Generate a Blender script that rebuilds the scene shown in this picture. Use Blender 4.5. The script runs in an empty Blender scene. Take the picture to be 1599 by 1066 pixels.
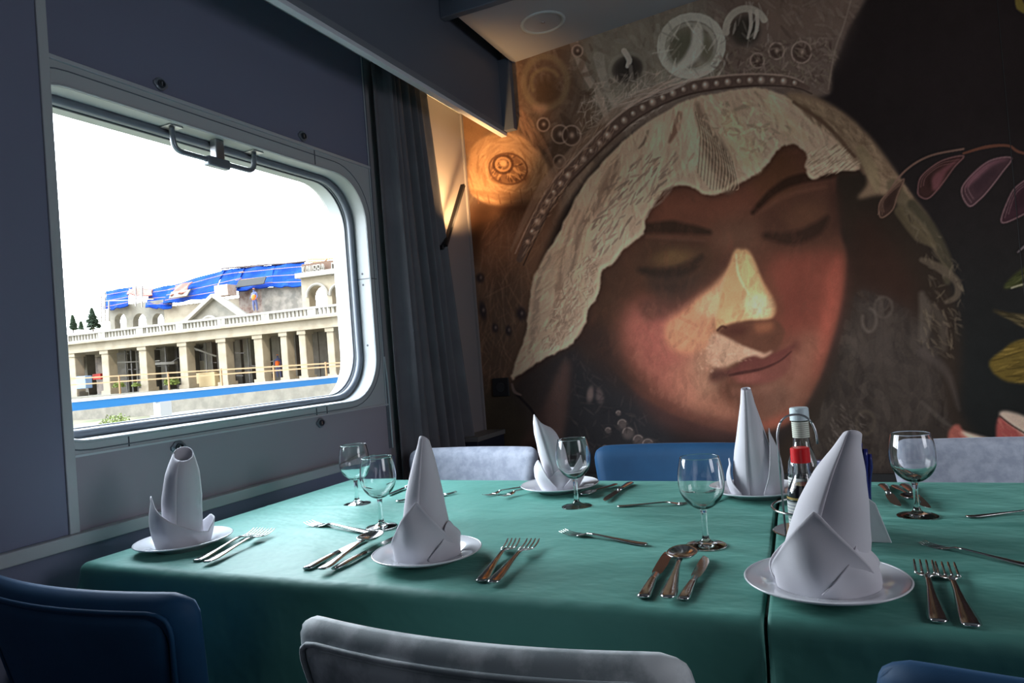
import bpy, bmesh, math, random
import numpy as np
from mathutils import Vector, Matrix
S = bpy.context.scene
COL = S.collection
PI = math.pi
R_ = math.radians
random.seed(5)

# =====================================================  CAMERA  =====================================================
CAMH = 1.09
FPX, PCX, PCY = 1092.0, 799.5, 533.0
def _basis():
    a = Vector((1300 - PCX, 515 - PCY, FPX)).normalized()            # world +Y (towards the painted wall), in camera axes
    b = -Vector((-1577 - PCX, 739 - PCY, FPX)).normalized()          # world +X
    b = (b - a * a.dot(b)).normalized()
    return Matrix((b, a, b.cross(a)))
RW = _basis()
RW[2] = -RW[2] if RW[2][1] > 0 else RW[2]
CAMP = Vector((0, 0, CAMH))
cd = bpy.data.cameras.new('camera'); cam = bpy.data.objects.new('camera', cd); COL.objects.link(cam)
cd.sensor_width = 36; cd.lens = 36 * FPX / 1599; cd.clip_start = .02; cd.clip_end = 600
_r, _u, _b = RW @ Vector((1, 0, 0)), RW @ Vector((0, -1, 0)), RW @ Vector((0, 0, -1))
cam.matrix_world = Matrix(((_r.x, _u.x, _b.x, 0), (_r.y, _u.y, _b.y, 0), (_r.z, _u.z, _b.z, CAMH), (0, 0, 0, 1)))
S.camera = cam
def ray(px, py): return RW @ Vector((px - PCX, py - PCY, FPX))
def onz(px, py, z): d = ray(px, py); return CAMP + d * ((z - CAMH) / d.z)
def onx(px, py, x): d = ray(px, py); return CAMP + d * (x / d.x)
def ony(px, py, y): d = ray(px, py); return CAMP + d * (y / d.y)

# =====================================================  LIGHT  =====================================================
S.view_settings.view_transform = 'Standard'; S.view_settings.look = 'None'
S.view_settings.gamma = 1; S.view_settings.use_curve_mapping = False
S.view_settings.exposure = 0.12
S.cycles.max_bounces = 16; S.cycles.diffuse_bounces = 4; S.cycles.glossy_bounces = 4
S.cycles.transmission_bounces = 16; S.cycles.transparent_max_bounces = 12
S.cycles.caustics_reflective = False; S.cycles.caustics_refractive = False
S.cycles.sample_clamp_indirect = 4
W = bpy.data.worlds.new('sky'); S.world = W; W.use_nodes = True
wn = W.node_tree.nodes; wl = W.node_tree.links
bg = wn['Background']; tc = wn.new('ShaderNodeTexCoord'); sx = wn.new('ShaderNodeSeparateXYZ'); cr = wn.new('ShaderNodeValToRGB')
wl.new(tc.outputs['Generated'], sx.inputs[0]); wl.new(sx.outputs['Z'], cr.inputs[0]); wl.new(cr.outputs[0], bg.inputs[0])
cr.color_ramp.elements[0].position = .0; cr.color_ramp.elements[0].color = (.95, .97, 1, 1)
cr.color_ramp.elements[1].position = .7; cr.color_ramp.elements[1].color = (.78, .88, 1, 1)
# a hazy sky, much brighter on the side of this window than across the train
dt = wn.new('ShaderNodeVectorMath'); dt.operation = 'DOT_PRODUCT'; dt.inputs[1].default_value = Vector((-1, .15, .5)).normalized()
mr = wn.new('ShaderNodeMapRange'); mr.interpolation_type = 'SMOOTHSTEP'
for i_, v_ in ((1, -.1), (2, .8), (3, 1.0), (4, 19)): mr.inputs[i_].default_value = v_
wl.new(tc.outputs['Generated'], dt.inputs[0]); wl.new(dt.outputs['Value'], mr.inputs[0]); wl.new(mr.outputs[0], bg.inputs[1])
def lamp(name, kind, loc, energy, col, aim=None, **kw):
    l = bpy.data.lights.new(name, kind); o = bpy.data.objects.new(name, l); COL.objects.link(o)
    l.energy = energy; l.color = col; o.location = loc
    for k, v in kw.items(): setattr(l, k, v)
    if aim is not None: o.rotation_euler = (Vector(aim) - Vector(loc)).to_track_quat('-Z', 'Y').to_euler()
    return o
# sun high on the far side of the carriage: it reaches the station, not this window
lamp('sun', 'SUN', (20, -20, 40), 2.9, (1, .87, .70), aim=(-8, 6, 0), angle=R_(1))
# daylight through the window beside the table (portal in the opening)
p = lamp('window_portal', 'AREA', (-1.66, 1.48, 1.37), 1, (1, 1, 1), aim=(0, 1.48, 1.37), shape='RECTANGLE', size=1.25, size_y=.8); p.data.cycles.is_portal = True
# added fill lamps, unseen, before solid walls across the aisle and behind the camera
lamp('aisle_fill_light', 'AREA', (1.9, .9, 1.5), 17, (.93, .93, 1), aim=(-.3, 1.6, 1.1), shape='RECTANGLE', size=1.1, size_y=.8)
lamp('rear_fill_light', 'AREA', (-.9, -1.3, 1.7), 1.6, (.80, .88, 1), aim=(0, 2.0, 1.0), shape='RECTANGLE', size=1.2, size_y=.9)
# warm wall lamp in the corner behind the curtain
lamp('corner_lamp_glow', 'SPOT', (-1.365, 2.60, 1.64), 30, (1, .56, .22), aim=(-1.50, 2.76, 1.98), spot_size=R_(112), spot_blend=1, shadow_soft_size=.03)
MURAL_GAIN = (2.5, 2.13, 1.96)
# ---------- mural painter: a canvas of brush marks, in art units (X0..X1 across, Y0..Y1 down) ----------
import numpy as np, math
AX0, AY0, AW, AH = 690, -40, 1000, 860
rs = np.random.RandomState(7)
def _blur(m, s):
    r = int(max(1, round(s)))
    for _ in range(2):
        for ax in (0, 1):
            pad = [(0, 0), (0, 0)]; pad[ax] = (r + 1, r)
            c = np.cumsum(np.pad(m, pad, mode='edge'), axis=ax)
            n = 2 * r + 1
            m = (c[n:] - c[:-n]) / n if ax == 0 else (c[:, n:] - c[:, :-n]) / n
    return m
def _smooth(p, n=6, closed=True):
    p = np.array(p, float)
    if closed: q = np.vstack([p[-1:], p, p[:2]]); m = len(p)
    else: q = np.vstack([p[:1], p, p[-1:]]); m = len(p) - 1
    out = []
    for i in range(m):
        a, b, c, d = q[i:i + 4]
        for t in np.linspace(0, 1, n, endpoint=False):
            out.append(.5 * (2 * b + (c - a) * t + (2 * a - 5 * b + 4 * c - d) * t * t + (3 * b - a - 3 * c + d) * t ** 3))
    if not closed: out.append(p[-1])
    return np.array(out)
class Canvas:
    def __init__(s, col): s.a = np.ones((AH, AW, 3)) * np.array(col, float)
    def win(s, x0, y0, x1, y1):
        x0 = int(max(0, x0 - AX0)); y0 = int(max(0, y0 - AY0)); x1 = int(min(AW, x1 - AX0 + 1)); y1 = int(min(AH, y1 - AY0 + 1))
        return x0, y0, x1, y1
    def mix(s, w, m, col):
        x0, y0, x1, y1 = w
        if x1 <= x0 or y1 <= y0: return
        v = s.a[y0:y1, x0:x1]; v += (np.array(col, float) - v) * m[..., None]
    def mask(s, pts, soft=2, smooth=True, wob=0):
        p = _smooth(pts) if smooth else np.array(pts, float)
        if wob: p = p + rs.normal(0, wob, p.shape)
        k = soft * 3 + 2
        w = s.win(p[:, 0].min() - k, p[:, 1].min() - k, p[:, 0].max() + k, p[:, 1].max() + k)
        x0, y0, x1, y1 = w
        if x1 <= x0 or y1 <= y0: return w, np.zeros((0, 0))
        X = np.arange(x0, x1)[None, :] + AX0 + .5; Yy = np.arange(y0, y1)[:, None] + AY0 + .5
        ins = np.zeros((y1 - y0, x1 - x0), bool)
        for i in range(len(p)):
            (ax, ay), (bx, by) = p[i - 1], p[i]
            if ay == by: continue
            ins ^= ((ay > Yy) != (by > Yy)) & (X < (bx - ax) * (Yy - ay) / (by - ay) + ax)
        m = ins.astype(float)
        return w, (_blur(m, soft) if soft > .4 else m)
    def poly(s, pts, col, a=1, soft=2, smooth=True, wob=0):
        w, m = s.mask(pts, soft, smooth, wob)
        if m.size: s.mix(w, m * a, col)
    def blob(s, cx, cy, rx, ry, col, a=1, ang=0, hard=1):
        R = max(rx, ry) * 2.6
        w = s.win(cx - R, cy - R, cx + R, cy + R); x0, y0, x1, y1 = w
        if x1 <= x0 or y1 <= y0: return
        X = np.arange(x0, x1)[None, :] + AX0 - cx; Yy = np.arange(y0, y1)[:, None] + AY0 - cy
        t = np.radians(ang); u = (X * np.cos(t) + Yy * np.sin(t)) / rx; v = (-X * np.sin(t) + Yy * np.cos(t)) / ry
        s.mix(w, a * np.exp(-(u * u + v * v) ** hard), col)
    def line(s, pts, wd, col, a=1, soft=1, smooth=True):
        p = _smooth(pts, 5, False) if smooth and len(pts) > 2 else np.array(pts, float)
        wd = np.interp(np.linspace(0, 1, len(p)), np.linspace(0, 1, len(np.atleast_1d(wd))), np.atleast_1d(wd)) if np.ndim(wd) else np.full(len(p), wd)
        k = wd.max() + soft + 2
        w = s.win(p[:, 0].min() - k, p[:, 1].min() - k, p[:, 0].max() + k, p[:, 1].max() + k); x0, y0, x1, y1 = w
        if x1 <= x0 or y1 <= y0: return
        X = np.arange(x0, x1)[None, :] + AX0 + .5; Yy = np.arange(y0, y1)[:, None] + AY0 + .5
        m = np.zeros((y1 - y0, x1 - x0))
        for i in range(len(p) - 1):
            a0, b0 = p[i], p[i + 1]; d = b0 - a0; L = max(1e-6, d @ d)
            t = np.clip(((X - a0[0]) * d[0] + (Yy - a0[1]) * d[1]) / L, 0, 1)
            D = np.hypot(X - a0[0] - t * d[0], Yy - a0[1] - t * d[1])
            ww = wd[i] + (wd[i + 1] - wd[i]) * t
            m = np.maximum(m, np.clip((ww / 2 - D) / soft + .5, 0, 1))
        s.mix(w, m * a, col)
    def ring(s, cx, cy, rx, ry, wd, col, a=1, t0=0, t1=360, ang=0, soft=1.2):
        t = np.radians(np.linspace(t0, t1, 22)); g = np.radians(ang)
        x = rx * np.cos(t); y = ry * np.sin(t)
        s.line(np.stack([cx + x * np.cos(g) - y * np.sin(g), cy + x * np.sin(g) + y * np.cos(g)], 1), wd, col, a, soft, False)
    def strokes(s, pts, n, ln, wd, cols, a=.5, ang=0, jit=12, curl=0, soft=1):
        """n short brush marks scattered inside the outline"""
        w, m = s.mask(pts, .4)
        if not m.size: return
        yy, xx = np.nonzero(m > .5)
        if not len(yy): return
        x0_, y0_, x1_, y1_ = w; old = s.a[y0_ - 0:y1_, x0_:x1_].copy(); full = s.a.copy()
        for k in rs.randint(0, len(yy), n):
            x = xx[k] + w[0] + AX0; y = yy[k] + w[1] + AY0
            g = np.radians((ang(x, y) if callable(ang) else ang) + rs.normal(0, jit)); l = ln * rs.uniform(.5, 1.4) / 2
            c = np.array(cols[rs.randint(len(cols))], float) + rs.normal(0, 3)
            dx, dy = np.cos(g) * l, np.sin(g) * l; q = curl * .35 * rs.normal(0, 1)
            s.line([(x - dx, y - dy), (x - dy * q, y + dx * q), (x + dx, y + dy)], [wd * .6, wd * rs.uniform(.9, 1.6), wd * .5], c, a * rs.uniform(.5, 1), soft)
        keep = _blur(m, 2)[..., None]; new = s.a[y0_:y1_, x0_:x1_].copy(); s.a = full; s.a[y0_:y1_, x0_:x1_] = old + (new - old) * np.clip(keep * 1.2, 0, 1)
def noise(scale, seed, octv=3):
    r = np.random.RandomState(seed); out = np.zeros((AH, AW)); amp = 1; tot = 0
    for o in range(octv):
        gh, gw = int(AH / scale) + 3, int(AW / scale) + 3
        g = r.uniform(-1, 1, (gh, gw)); y = np.arange(AH) / scale; x = np.arange(AW) / scale
        yi, xi = y.astype(int), x.astype(int); fy = (y - yi)[:, None]; fx = (x - xi)[None, :]
        fy = fy * fy * (3 - 2 * fy); fx = fx * fx * (3 - 2 * fx)
        A = g[yi][:, xi]; B = g[yi][:, xi + 1]; Cc = g[yi + 1][:, xi]; D = g[yi + 1][:, xi + 1]
        out += amp * ((A * (1 - fx) + B * fx) * (1 - fy) + (Cc * (1 - fx) + D * fx) * fy); tot += amp; amp *= .5; scale = max(1.5, scale / 2)
    return out / tot
def paint():
    c = Canvas((31, 28, 28))
    n1 = noise(90, 1); n2 = noise(14, 2)
    # backdrop: warm dark top, greener black low
    c.blob(1480, 120, 260, 200, (36, 32, 33), .9); c.blob(1560, 620, 260, 260, (24, 28, 28), .9)
    # ---- crown body
    crown = [(700, 120), (790, 70), (900, 40), (1080, -40), (1345, -40), (1322, 50), (1300, 110), (1290, 150), (1200, 150), (1080, 160), (960, 230), (880, 330), (820, 440), (760, 520), (735, 380), (725, 260)]
    c.poly(crown, (92, 82, 76), 1, 3)
    c.poly([(790, 80), (900, 50), (960, 200), (900, 290), (850, 340), (800, 250)], (80, 68, 58), .9, 14)
    c.poly([(900, 60), (1080, 0), (1120, 60), (1100, 130), (1000, 170), (950, 200)], (112, 110, 100), .8, 12)
    c.poly([(1120, -20), (1200, -20), (1330, -30), (1300, 100), (1240, 130), (1150, 120)], (92, 82, 76), .8, 12)
    c.poly([(1180, -30), (1335, -30), (1320, 40), (1250, 60), (1190, 40)], (96, 84, 76), .8, 8)
    c.strokes(crown, 900, 22, 5, [(110, 102, 94), (74, 64, 58), (98, 88, 80), (124, 116, 106)], .35, lambda x, y: 100 - (x - 800) * .12, 35, .2)
    # light slats of the crown
    c.line([(897, 68), (912, 110), (935, 150), (948, 185)], [14, 12, 12, 8], (140, 132, 122), .85, 2)
    c.line([(935, 90), (945, 130), (960, 165)], [18, 12, 8], (142, 142, 134), .7, 3)
    c.line([(812, 170), (835, 240), (858, 275)], [12, 10, 6], (74, 58, 50), .8, 3)
    c.line([(800, 190), (822, 250), (845, 300)], [10, 10, 6], (135, 112, 92), .6, 4)
    c.strokes([(905, 60), (1110, 0), (1130, 120), (1000, 165), (950, 190)], 150, 30, 9, [(132, 132, 122), (96, 92, 84), (118, 116, 104)], .35, 60, 40, .2)
    c.strokes([(960, 180), (1060, 130), (1060, 150), (900, 260), (850, 340), (840, 320)], 200, 26, 2, [(158, 150, 142), (128, 118, 108)], .45, -40, 16)
    c.strokes([(800, 100), (900, 60), (930, 180), (860, 330), (820, 250)], 160, 26, 8, [(66, 56, 48), (100, 88, 76), (84, 72, 62)], .4, 80, 50, .3)
    # jewels
    def jewel(x, y, rx, ry, ang, dark=(52, 48, 44), lite=(150, 148, 140), w=8, a=.8):
        c.blob(x, y, rx * 1.25, ry * 1.25, (104, 100, 92), .6, ang, 2)
        c.blob(x, y, rx, ry, dark, .95, ang, 3)
        c.ring(x, y, rx * 1.12, ry * 1.12, w, lite, a, 150, 400, ang, 2.5)
    jewel(980, 108, 25, 21, -20, (46, 44, 42), (128, 128, 118), 6, .45)
    c.line([(975, 80), (983, 94), (980, 104)], [9, 9, 6], (158, 156, 150), .9, 1.5); c.line([(985, 104), (987, 124)], 6, (92, 90, 86), .8, 2)
    c.ring(1080, 72, 48, 45, 13, (160, 164, 156), .9, 0, 360, -25, 2); c.ring(1080, 74, 38, 36, 6, (150, 152, 142), .7, 0, 360, -25, 2)
    c.blob(1066, 72, 22, 30, (78, 80, 68), .9, 20, 2); c.blob(1100, 70, 12, 28, (92, 92, 78), .8, -20, 2)
    c.poly([(1082, 42), (1096, 44), (1098, 70), (1088, 95), (1062, 112), (1050, 110), (1068, 90), (1080, 66)], (166, 168, 160), .9, 1.5)
    c.strokes([(1030, 40), (1130, 40), (1130, 120), (1030, 120)], 40, 26, 3, [(180, 182, 174), (120, 118, 108)], .5, 100, 40)
    c.blob(1163, 48, 24, 24, (48, 46, 42), .95, 0, 3)
    c.ring(1166, 48, 32, 34, 11, (150, 150, 140), .9, 175, 330, 0, 2)
    for x in (1172, 1182): c.line([(x, 18), (x + 1, 40), (x - 4, 60)], [6, 6, 3], (160, 158, 150), .85, 1.5)
    c.strokes([(1140, 10), (1200, 10), (1200, 70), (1140, 70)], 25, 18, 3, [(150, 148, 140)], .4, 100, 20)
    for x, y, r in ((1252, 82, 13), (1213, 80, 10), (1183, 95, 9), (902, 80, 7), (849, 195, 8), (875, 210, 11), (893, 212, 12), (874, 253, 8)):
        c.blob(x, y, r, r * 1.15, (56, 46, 42), .9, 0, 2); c.ring(x, y, r * 1.2, r * 1.3, 2.5, (150, 138, 128), .6); c.blob(x, y - 1, r * .35, r * .4, (150, 138, 126), .9)
    c.ring(852, 128, 34, 40, 10, (104, 96, 78), .7, 0, 360, 0, 5); c.blob(855, 142, 20, 22, (66, 54, 42), .9, 0, 2); c.ring(852, 130, 22, 22, 6, (112, 104, 78), .5, 150, 330, 0, 4)
    c.poly([(830, 165), (855, 165), (850, 178), (835, 174)], (140, 116, 98), .6, 3)
    c.strokes([(1140, 80), (1290, 60), (1290, 130), (1120, 115)], 220, 12, 3, [(128, 116, 108), (70, 58, 54), (110, 104, 90)], .5, 60, 60, .4)
    c.strokes([(930, 130), (1060, 110), (1060, 150), (960, 185), (900, 210)], 260, 16, 1.6, [(160, 154, 146), (140, 134, 124)], .5, -45, 40)
    # outer dark edge cut of the crown
    c.line([(1335, -20), (1318, 40), (1304, 80), (1294, 140)], 2.5, (130, 120, 110), .5, 2)
    # chalky beige panel and extra texture beside the temple knot
    c.strokes([(800, 175), (835, 190), (880, 290), (865, 330), (835, 300), (805, 240)], 150, 30, 4, [(128, 104, 86), (96, 76, 62), (146, 122, 100)], .3, 62, 10)
    c.line([(868, 340), (890, 300), (925, 255)], [4, 10, 6], (128, 112, 98), .5, 4)
    # ---- rosette at the temple, and the wing below it
    c.poly([(724, 180), (760, 200), (740, 240), (724, 235)], (130, 105, 80), .9, 4)
    c.poly([(750, 60), (800, 90), (805, 180), (780, 215), (730, 190), (715, 130)], (120, 98, 78), .8, 10)
    ros = [(732, 262), (742, 228), (775, 208), (815, 214), (850, 250), (862, 290), (840, 318), (790, 322), (750, 312), (735, 296)]
    c.poly([(735, 330), (800, 310), (870, 320), (850, 400), (830, 470), (815, 560), (805, 640), (745, 700), (735, 600), (745, 450)], (92, 70, 56), 1, 8)
    c.poly([(736, 330), (770, 320), (760, 370), (738, 420)], (44, 30, 22), .9, 8)
    c.poly(ros, (176, 148, 116), 1, 3, wob=.6)
    c.strokes(ros, 240, 26, 4, [(196, 170, 134), (140, 112, 84), (168, 140, 108)], .5, lambda x, y: np.degrees(np.arctan2(y - 265, x - 790)) + 90, 14, .1)
    c.poly([(764, 270), (775, 250), (800, 238), (820, 262), (824, 282), (795, 288), (770, 284)], (112, 84, 62), .9, 2)
    c.strokes([(766, 270), (776, 252), (800, 240), (822, 265), (822, 280), (795, 286), (772, 282)], 60, 10, 2.4, [(180, 148, 112), (72, 50, 38)], .8, lambda x, y: np.degrees(np.arctan2(y - 258, x - 790)), 20)
    c.ring(786, 257, 15, 14, 4, (70, 48, 36), .8); c.ring(786, 257, 11, 10, 3, (170, 138, 104), .9); c.blob(786, 255, 6, 6, (200, 168, 128), 1, 0, 2)
    c.ring(794, 264, 30, 24, 3, (92, 66, 50), .8, 0, 360, 10)
    for k in range(7): c.line([(745 + k * 17, 300 + 5 * math.sin(k)), (748 + k * 17, 318)], 2, (108, 80, 62), .6, 1.2)
    c.line([(740, 300), (790, 308), (840, 300), (862, 285)], [8, 12, 10, 6], (140, 112, 86), .7, 4)
    c.poly([(780, 322), (850, 308), (855, 325), (820, 345), (785, 340)], (70, 48, 36), .8, 5)
    wing = [(760, 350), (800, 330), (850, 345), (835, 430), (820, 500), (800, 560), (800, 640), (755, 680), (745, 560), (748, 430)]
    c.poly(wing, (106, 82, 66), .6, 10)
    c.poly([(745, 450), (820, 430), (815, 560), (800, 640), (745, 700)], (66, 56, 50), .85, 22)
    c.strokes(wing, 380, 34, 2.4, [(128, 102, 84), (112, 88, 72), (76, 60, 50)], .22, lambda x, y: 105 - (y - 350) * .1, 28, .2)
    for x, y, rx, ry in ((750, 434, 7, 8), (814, 490, 8, 12), (754, 485, 6, 16), (773, 512, 5, 8), (794, 516, 5, 9)):
        c.blob(x, y, rx, ry, (38, 34, 38), .9, -10, 2); c.blob(x + 1, y - 1, 2, 3, (120, 108, 104), .6)
    w_, m_ = c.mask([(700, 150), (760, 170), (800, 195), (860, 230), (870, 320), (830, 350), (760, 350), (700, 330)], 22); c.mix(w_, m_ * .42, (20, 14, 10))  # darkening put into the temple paint to offset the corner lamp's glow
    # ---- shadowed cloth and hair under the veil, lower left
    c.poly([(800, 600), (830, 560), (900, 530), (985, 560), (1000, 720), (735, 760), (745, 660)], (46, 42, 42), 1, 10)
    c.poly([(870, 560), (960, 520), (1040, 640), (1060, 760), (880, 760)], (35, 37, 40), .95, 14)
    c.poly([(735, 610), (800, 620), (830, 700), (735, 760)], (50, 48, 38), .7, 14)
    c.poly([(815, 700), (840, 650), (885, 560), (890, 600), (870, 700)], (66, 52, 50), .7, 6)
    c.poly([(852, 660), (862, 610), (885, 560), (884, 640), (872, 700)], (76, 62, 58), .7, 5)
    c.line([(803, 612), (830, 640), (845, 668)], 4, (26, 25, 28), .8, 2); c.line([(800, 600), (804, 612), (814, 617)], [3, 5, 2], (100, 88, 84), .8, 2)
    c.poly([(815, 720), (835, 690), (880, 700), (880, 740), (800, 745)], (28, 24, 22), .8, 6)
    c.blob(922, 615, 6, 13, (98, 88, 86), .8, 10, 2); c.blob(936, 618, 7, 13, (86, 78, 78), .7, -15, 2); c.blob(929, 612, 3, 9, (40, 40, 44), .8)
    for x, y, r in ((972, 662, 8), (981, 676, 10), (997, 687, 9), (1012, 694, 10), (950, 672, 5), (945, 700, 5), (966, 645, 4)):
        c.blob(x, y, r, r, (84, 78, 76), .7, 0, 2); c.ring(x, y, r * .8, r * .8, 1.5, (140, 132, 128), .5, 180, 330)
    c.strokes([(880, 560), (960, 560), (1030, 700), (880, 720)], 160, 16, 3, [(58, 54, 56), (30, 30, 34), (66, 60, 60)], .3, 60, 50)
    # ---- hair and dark lace, right of the face
    hair = [(1290, 250), (1340, 260), (1420, 340), (1480, 430), (1500, 520), (1500, 640), (1530, 760), (1180, 770), (1230, 680), (1300, 560), (1322, 420)]
    c.poly(hair, (38, 33, 28), 1, 8)
    c.poly([(1340, 330), (1410, 400), (1430, 470), (1400, 540), (1350, 560), (1330, 450)], (44, 32, 27), .9, 16)
    lace = [(1330, 470), (1370, 460), (1440, 500), (1470, 560), (1480, 640), (1500, 720), (1400, 760), (1230, 760), (1290, 620)]
    c.poly(lace, (47, 44, 41), .8, 14)
    c.strokes(lace, 420, 30, 11, [(58, 54, 50), (50, 47, 44), (32, 30, 29), (66, 62, 57)], .30, lambda x, y: 75 + 25 * np.sin(x * .04 + y * .03), 22, .3)
    for k in range(9):
        x = 1345 + k * 11; c.line([(x, 470 + k * 5), (x + 8 * np.sin(k), 540), (x + 22, 610), (x + 14 + 6 * np.cos(k * 2), 690)], [5, 15, 12, 4], (66, 62, 58), .28, 9)
    c.ring(1358, 500, 11, 18, 5, (84, 80, 74), .5, -80, 200, 0, 4); c.ring(1380, 480, 14, 16, 4, (74, 70, 65), .5, 0, 360, 0, 4); c.ring(1352, 660, 14, 18, 5, (66, 62, 54), .5, 0, 360, 0, 4)
    c.strokes([(1300, 640), (1345, 630), (1350, 700), (1300, 720)], 50, 10, 2.4, [(96, 92, 87), (78, 74, 70)], .35, 50, 14)
    c.line([(1440, 550), (1478, 580), (1498, 640)], [14, 12, 3], (68, 64, 62), .5, 8); c.line([(1440, 628), (1470, 655), (1485, 665)], [6, 8, 3], (70, 68, 64), .5, 4)
    # ---- face
    face = [(960, 330), (1020, 270), (1120, 230), (1230, 200), (1300, 240), (1306, 300), (1312, 360), (1322, 400), (1316, 460), (1300, 530), (1278, 595), (1245, 650), (1200, 672), (1140, 674), (1070, 655), (1010, 625), (965, 585), (930, 545), (900, 510), (900, 420)]
    c.poly(face, (76, 52, 42), 1, 3)
    def fp(pts, col, a, soft): c.poly(pts, col, a, soft)
    fp([(905, 400), (960, 380), (990, 440), (985, 500), (940, 560), (900, 520)], (58, 44, 36), .9, 16)
    fp([(890, 500), (950, 510), (975, 560), (1010, 620), (960, 600), (900, 540)], (44, 36, 34), .9, 14)
    fp([(1020, 290), (1120, 300), (1200, 260), (1200, 300), (1150, 345), (1080, 350), (1010, 345)], (96, 62, 50), .85, 14)
    fp([(1120, 350), (1180, 340), (1190, 380), (1150, 400), (1110, 390)], (88, 66, 54), .8, 14)
    fp([(1180, 215), (1240, 240), (1240, 300), (1190, 310), (1170, 270)], (76, 52, 36), .8, 12)
    # cheeks
    fp([(985, 480), (1060, 470), (1110, 450), (1100, 530), (1110, 600), (1060, 630), (1010, 590), (975, 530)], (132, 82, 72), .9, 16)
    c.blob(1022, 520, 40, 50, (140, 84, 76), .7, 0, 1.3)
    fp([(1045, 500), (1075, 480), (1105, 460), (1110, 510), (1090, 540), (1060, 545)], (172, 122, 94), .7, 9)
    fp([(1085, 475), (1125, 440), (1145, 420), (1155, 470), (1130, 500), (1100, 500)], (182, 140, 108), .85, 7)
    fp([(1050, 580), (1090, 560), (1110, 610), (1170, 650), (1200, 668), (1110, 655), (1060, 630)], (148, 104, 86), .75, 12)
    fp([(1080, 560), (1120, 520), (1150, 545), (1130, 580), (1110, 620), (1090, 600)], (136, 108, 88), .8, 10)
    fp([(1210, 400), (1300, 390), (1316, 430), (1300, 520), (1260, 600), (1225, 540), (1200, 470)], (106, 60, 50), .9, 14)
    c.blob(1245, 470, 34, 46, (92, 52, 44), .6, 0, 1.3)
    fp([(1295, 420), (1314, 400), (1312, 470), (1290, 545), (1270, 590), (1280, 520)], (136, 74, 62), .75, 6)
    fp([(1225, 540), (1280, 520), (1262, 610), (1230, 650), (1190, 668), (1200, 610)], (114, 80, 66), .8, 12)
    fp([(1180, 600), (1235, 600), (1230, 640), (1195, 650)], (86, 66, 56), .7, 12)
    fp([(1180, 668), (1225, 645), (1245, 640), (1220, 664)], (140, 76, 62), .6, 5)
    fp([(985, 600), (1040, 625), (1100, 650), (1170, 664), (1170, 690), (1040, 670)], (74, 50, 46), .6, 10)
    c.poly([(1040, 508), (1062, 492), (1085, 470), (1118, 440), (1140, 415), (1150, 398), (1160, 430), (1160, 470), (1124, 500), (1118, 530), (1098, 548), (1068, 552), (1042, 538)], (176, 130, 100), .75, 5)
    c.poly([(1092, 474), (1120, 446), (1146, 418), (1154, 450), (1140, 476), (1118, 494), (1098, 492)], (196, 156, 122), .8, 5)
    c.poly([(1000, 470), (1040, 462), (1085, 445), (1125, 410), (1150, 392), (1140, 412), (1112, 440), (1082, 466), (1050, 490), (1010, 500)], (70, 50, 44), .8, 6)
    # eye sockets, lids, lashes
    fp([(1000, 372), (1060, 368), (1110, 385), (1120, 420), (1085, 450), (1030, 455), (985, 430)], (60, 46, 37), .85, 12)
    c.blob(1052, 402, 32, 15, (96, 78, 54), .8, -8, 1.5)
    c.line([(1000, 422), (1040, 428), (1075, 418), (1096, 402)], [8, 18, 18, 8], (38, 33, 29), .8, 9)
    fp([(1010, 434), (1080, 430), (1105, 420), (1070, 460), (1030, 465)], (50, 42, 38), .8, 9)
    c.line([(998, 358), (1050, 355), (1108, 363)], [13, 21, 8], (42, 33, 27), .88, 7)
    c.line([(1010, 370), (1060, 372), (1100, 376)], [4, 8, 4], (92, 66, 56), .4, 5)
    fp([(1190, 345), (1240, 310), (1290, 300), (1310, 340), (1290, 380), (1230, 390), (1190, 370)], (62, 44, 36), .85, 12)
    c.blob(1258, 335, 34, 22, (84, 60, 46), .8, -18, 1.6)
    c.line([(1196, 368), (1240, 372), (1275, 358), (1292, 340)], [10, 22, 20, 8], (40, 30, 25), .8, 9)
    c.line([(1176, 332), (1205, 302), (1240, 282), (1300, 272)], [7, 12, 16, 14], (40, 28, 22), .92, 6)
    c.line([(1190, 330), (1230, 305), (1290, 292)], [4, 8, 4], (100, 72, 58), .4, 6)
    fp([(1296, 280), (1312, 300), (1310, 370), (1300, 350)], (44, 32, 28), .6, 6)
    # nose
    fp([(1146, 395), (1158, 390), (1172, 395), (1190, 435), (1208, 465), (1213, 485), (1200, 500), (1160, 502), (1122, 516), (1120, 495), (1128, 450)], (176, 138, 102), 1, 2.2)
    fp([(1152, 395), (1168, 398), (1186, 440), (1196, 470), (1170, 470), (1156, 430)], (186, 164, 118), .9, 5)
    fp([(1168, 462), (1198, 462), (1208, 480), (1196, 496), (1170, 496), (1162, 480)], (200, 184, 142), .95, 4)
    c.blob(1182, 478, 11, 10, (216, 208, 170), .8)
    fp([(1124, 498), (1140, 478), (1160, 480), (1165, 500), (1128, 514)], (184, 152, 112), .8, 5)
    c.line([(1150, 398), (1154, 430), (1170, 460)], [3, 4, 3], (206, 186, 146), .7, 3)
    fp([(1192, 430), (1206, 440), (1222, 480), (1216, 500), (1206, 470)], (90, 60, 46), .7, 6)
    # under the nose
    fp([(1124, 514), (1150, 504), (1200, 500), (1214, 502), (1226, 520), (1212, 546), (1190, 552), (1150, 532), (1128, 524)], (80, 54, 43), .98, 2.5)
    c.poly([(1180, 506), (1208, 504), (1204, 516), (1184, 520)], (138, 90, 66), .7, 4); c.poly([(1128, 516), (1150, 508), (1168, 512), (1160, 524), (1140, 524)], (64, 40, 34), .8, 4)
    fp([(1110, 525), (1124, 522), (1160, 540), (1192, 553), (1176, 556), (1150, 566), (1125, 575), (1104, 560)], (168, 140, 118), .92, 2.5)
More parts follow.
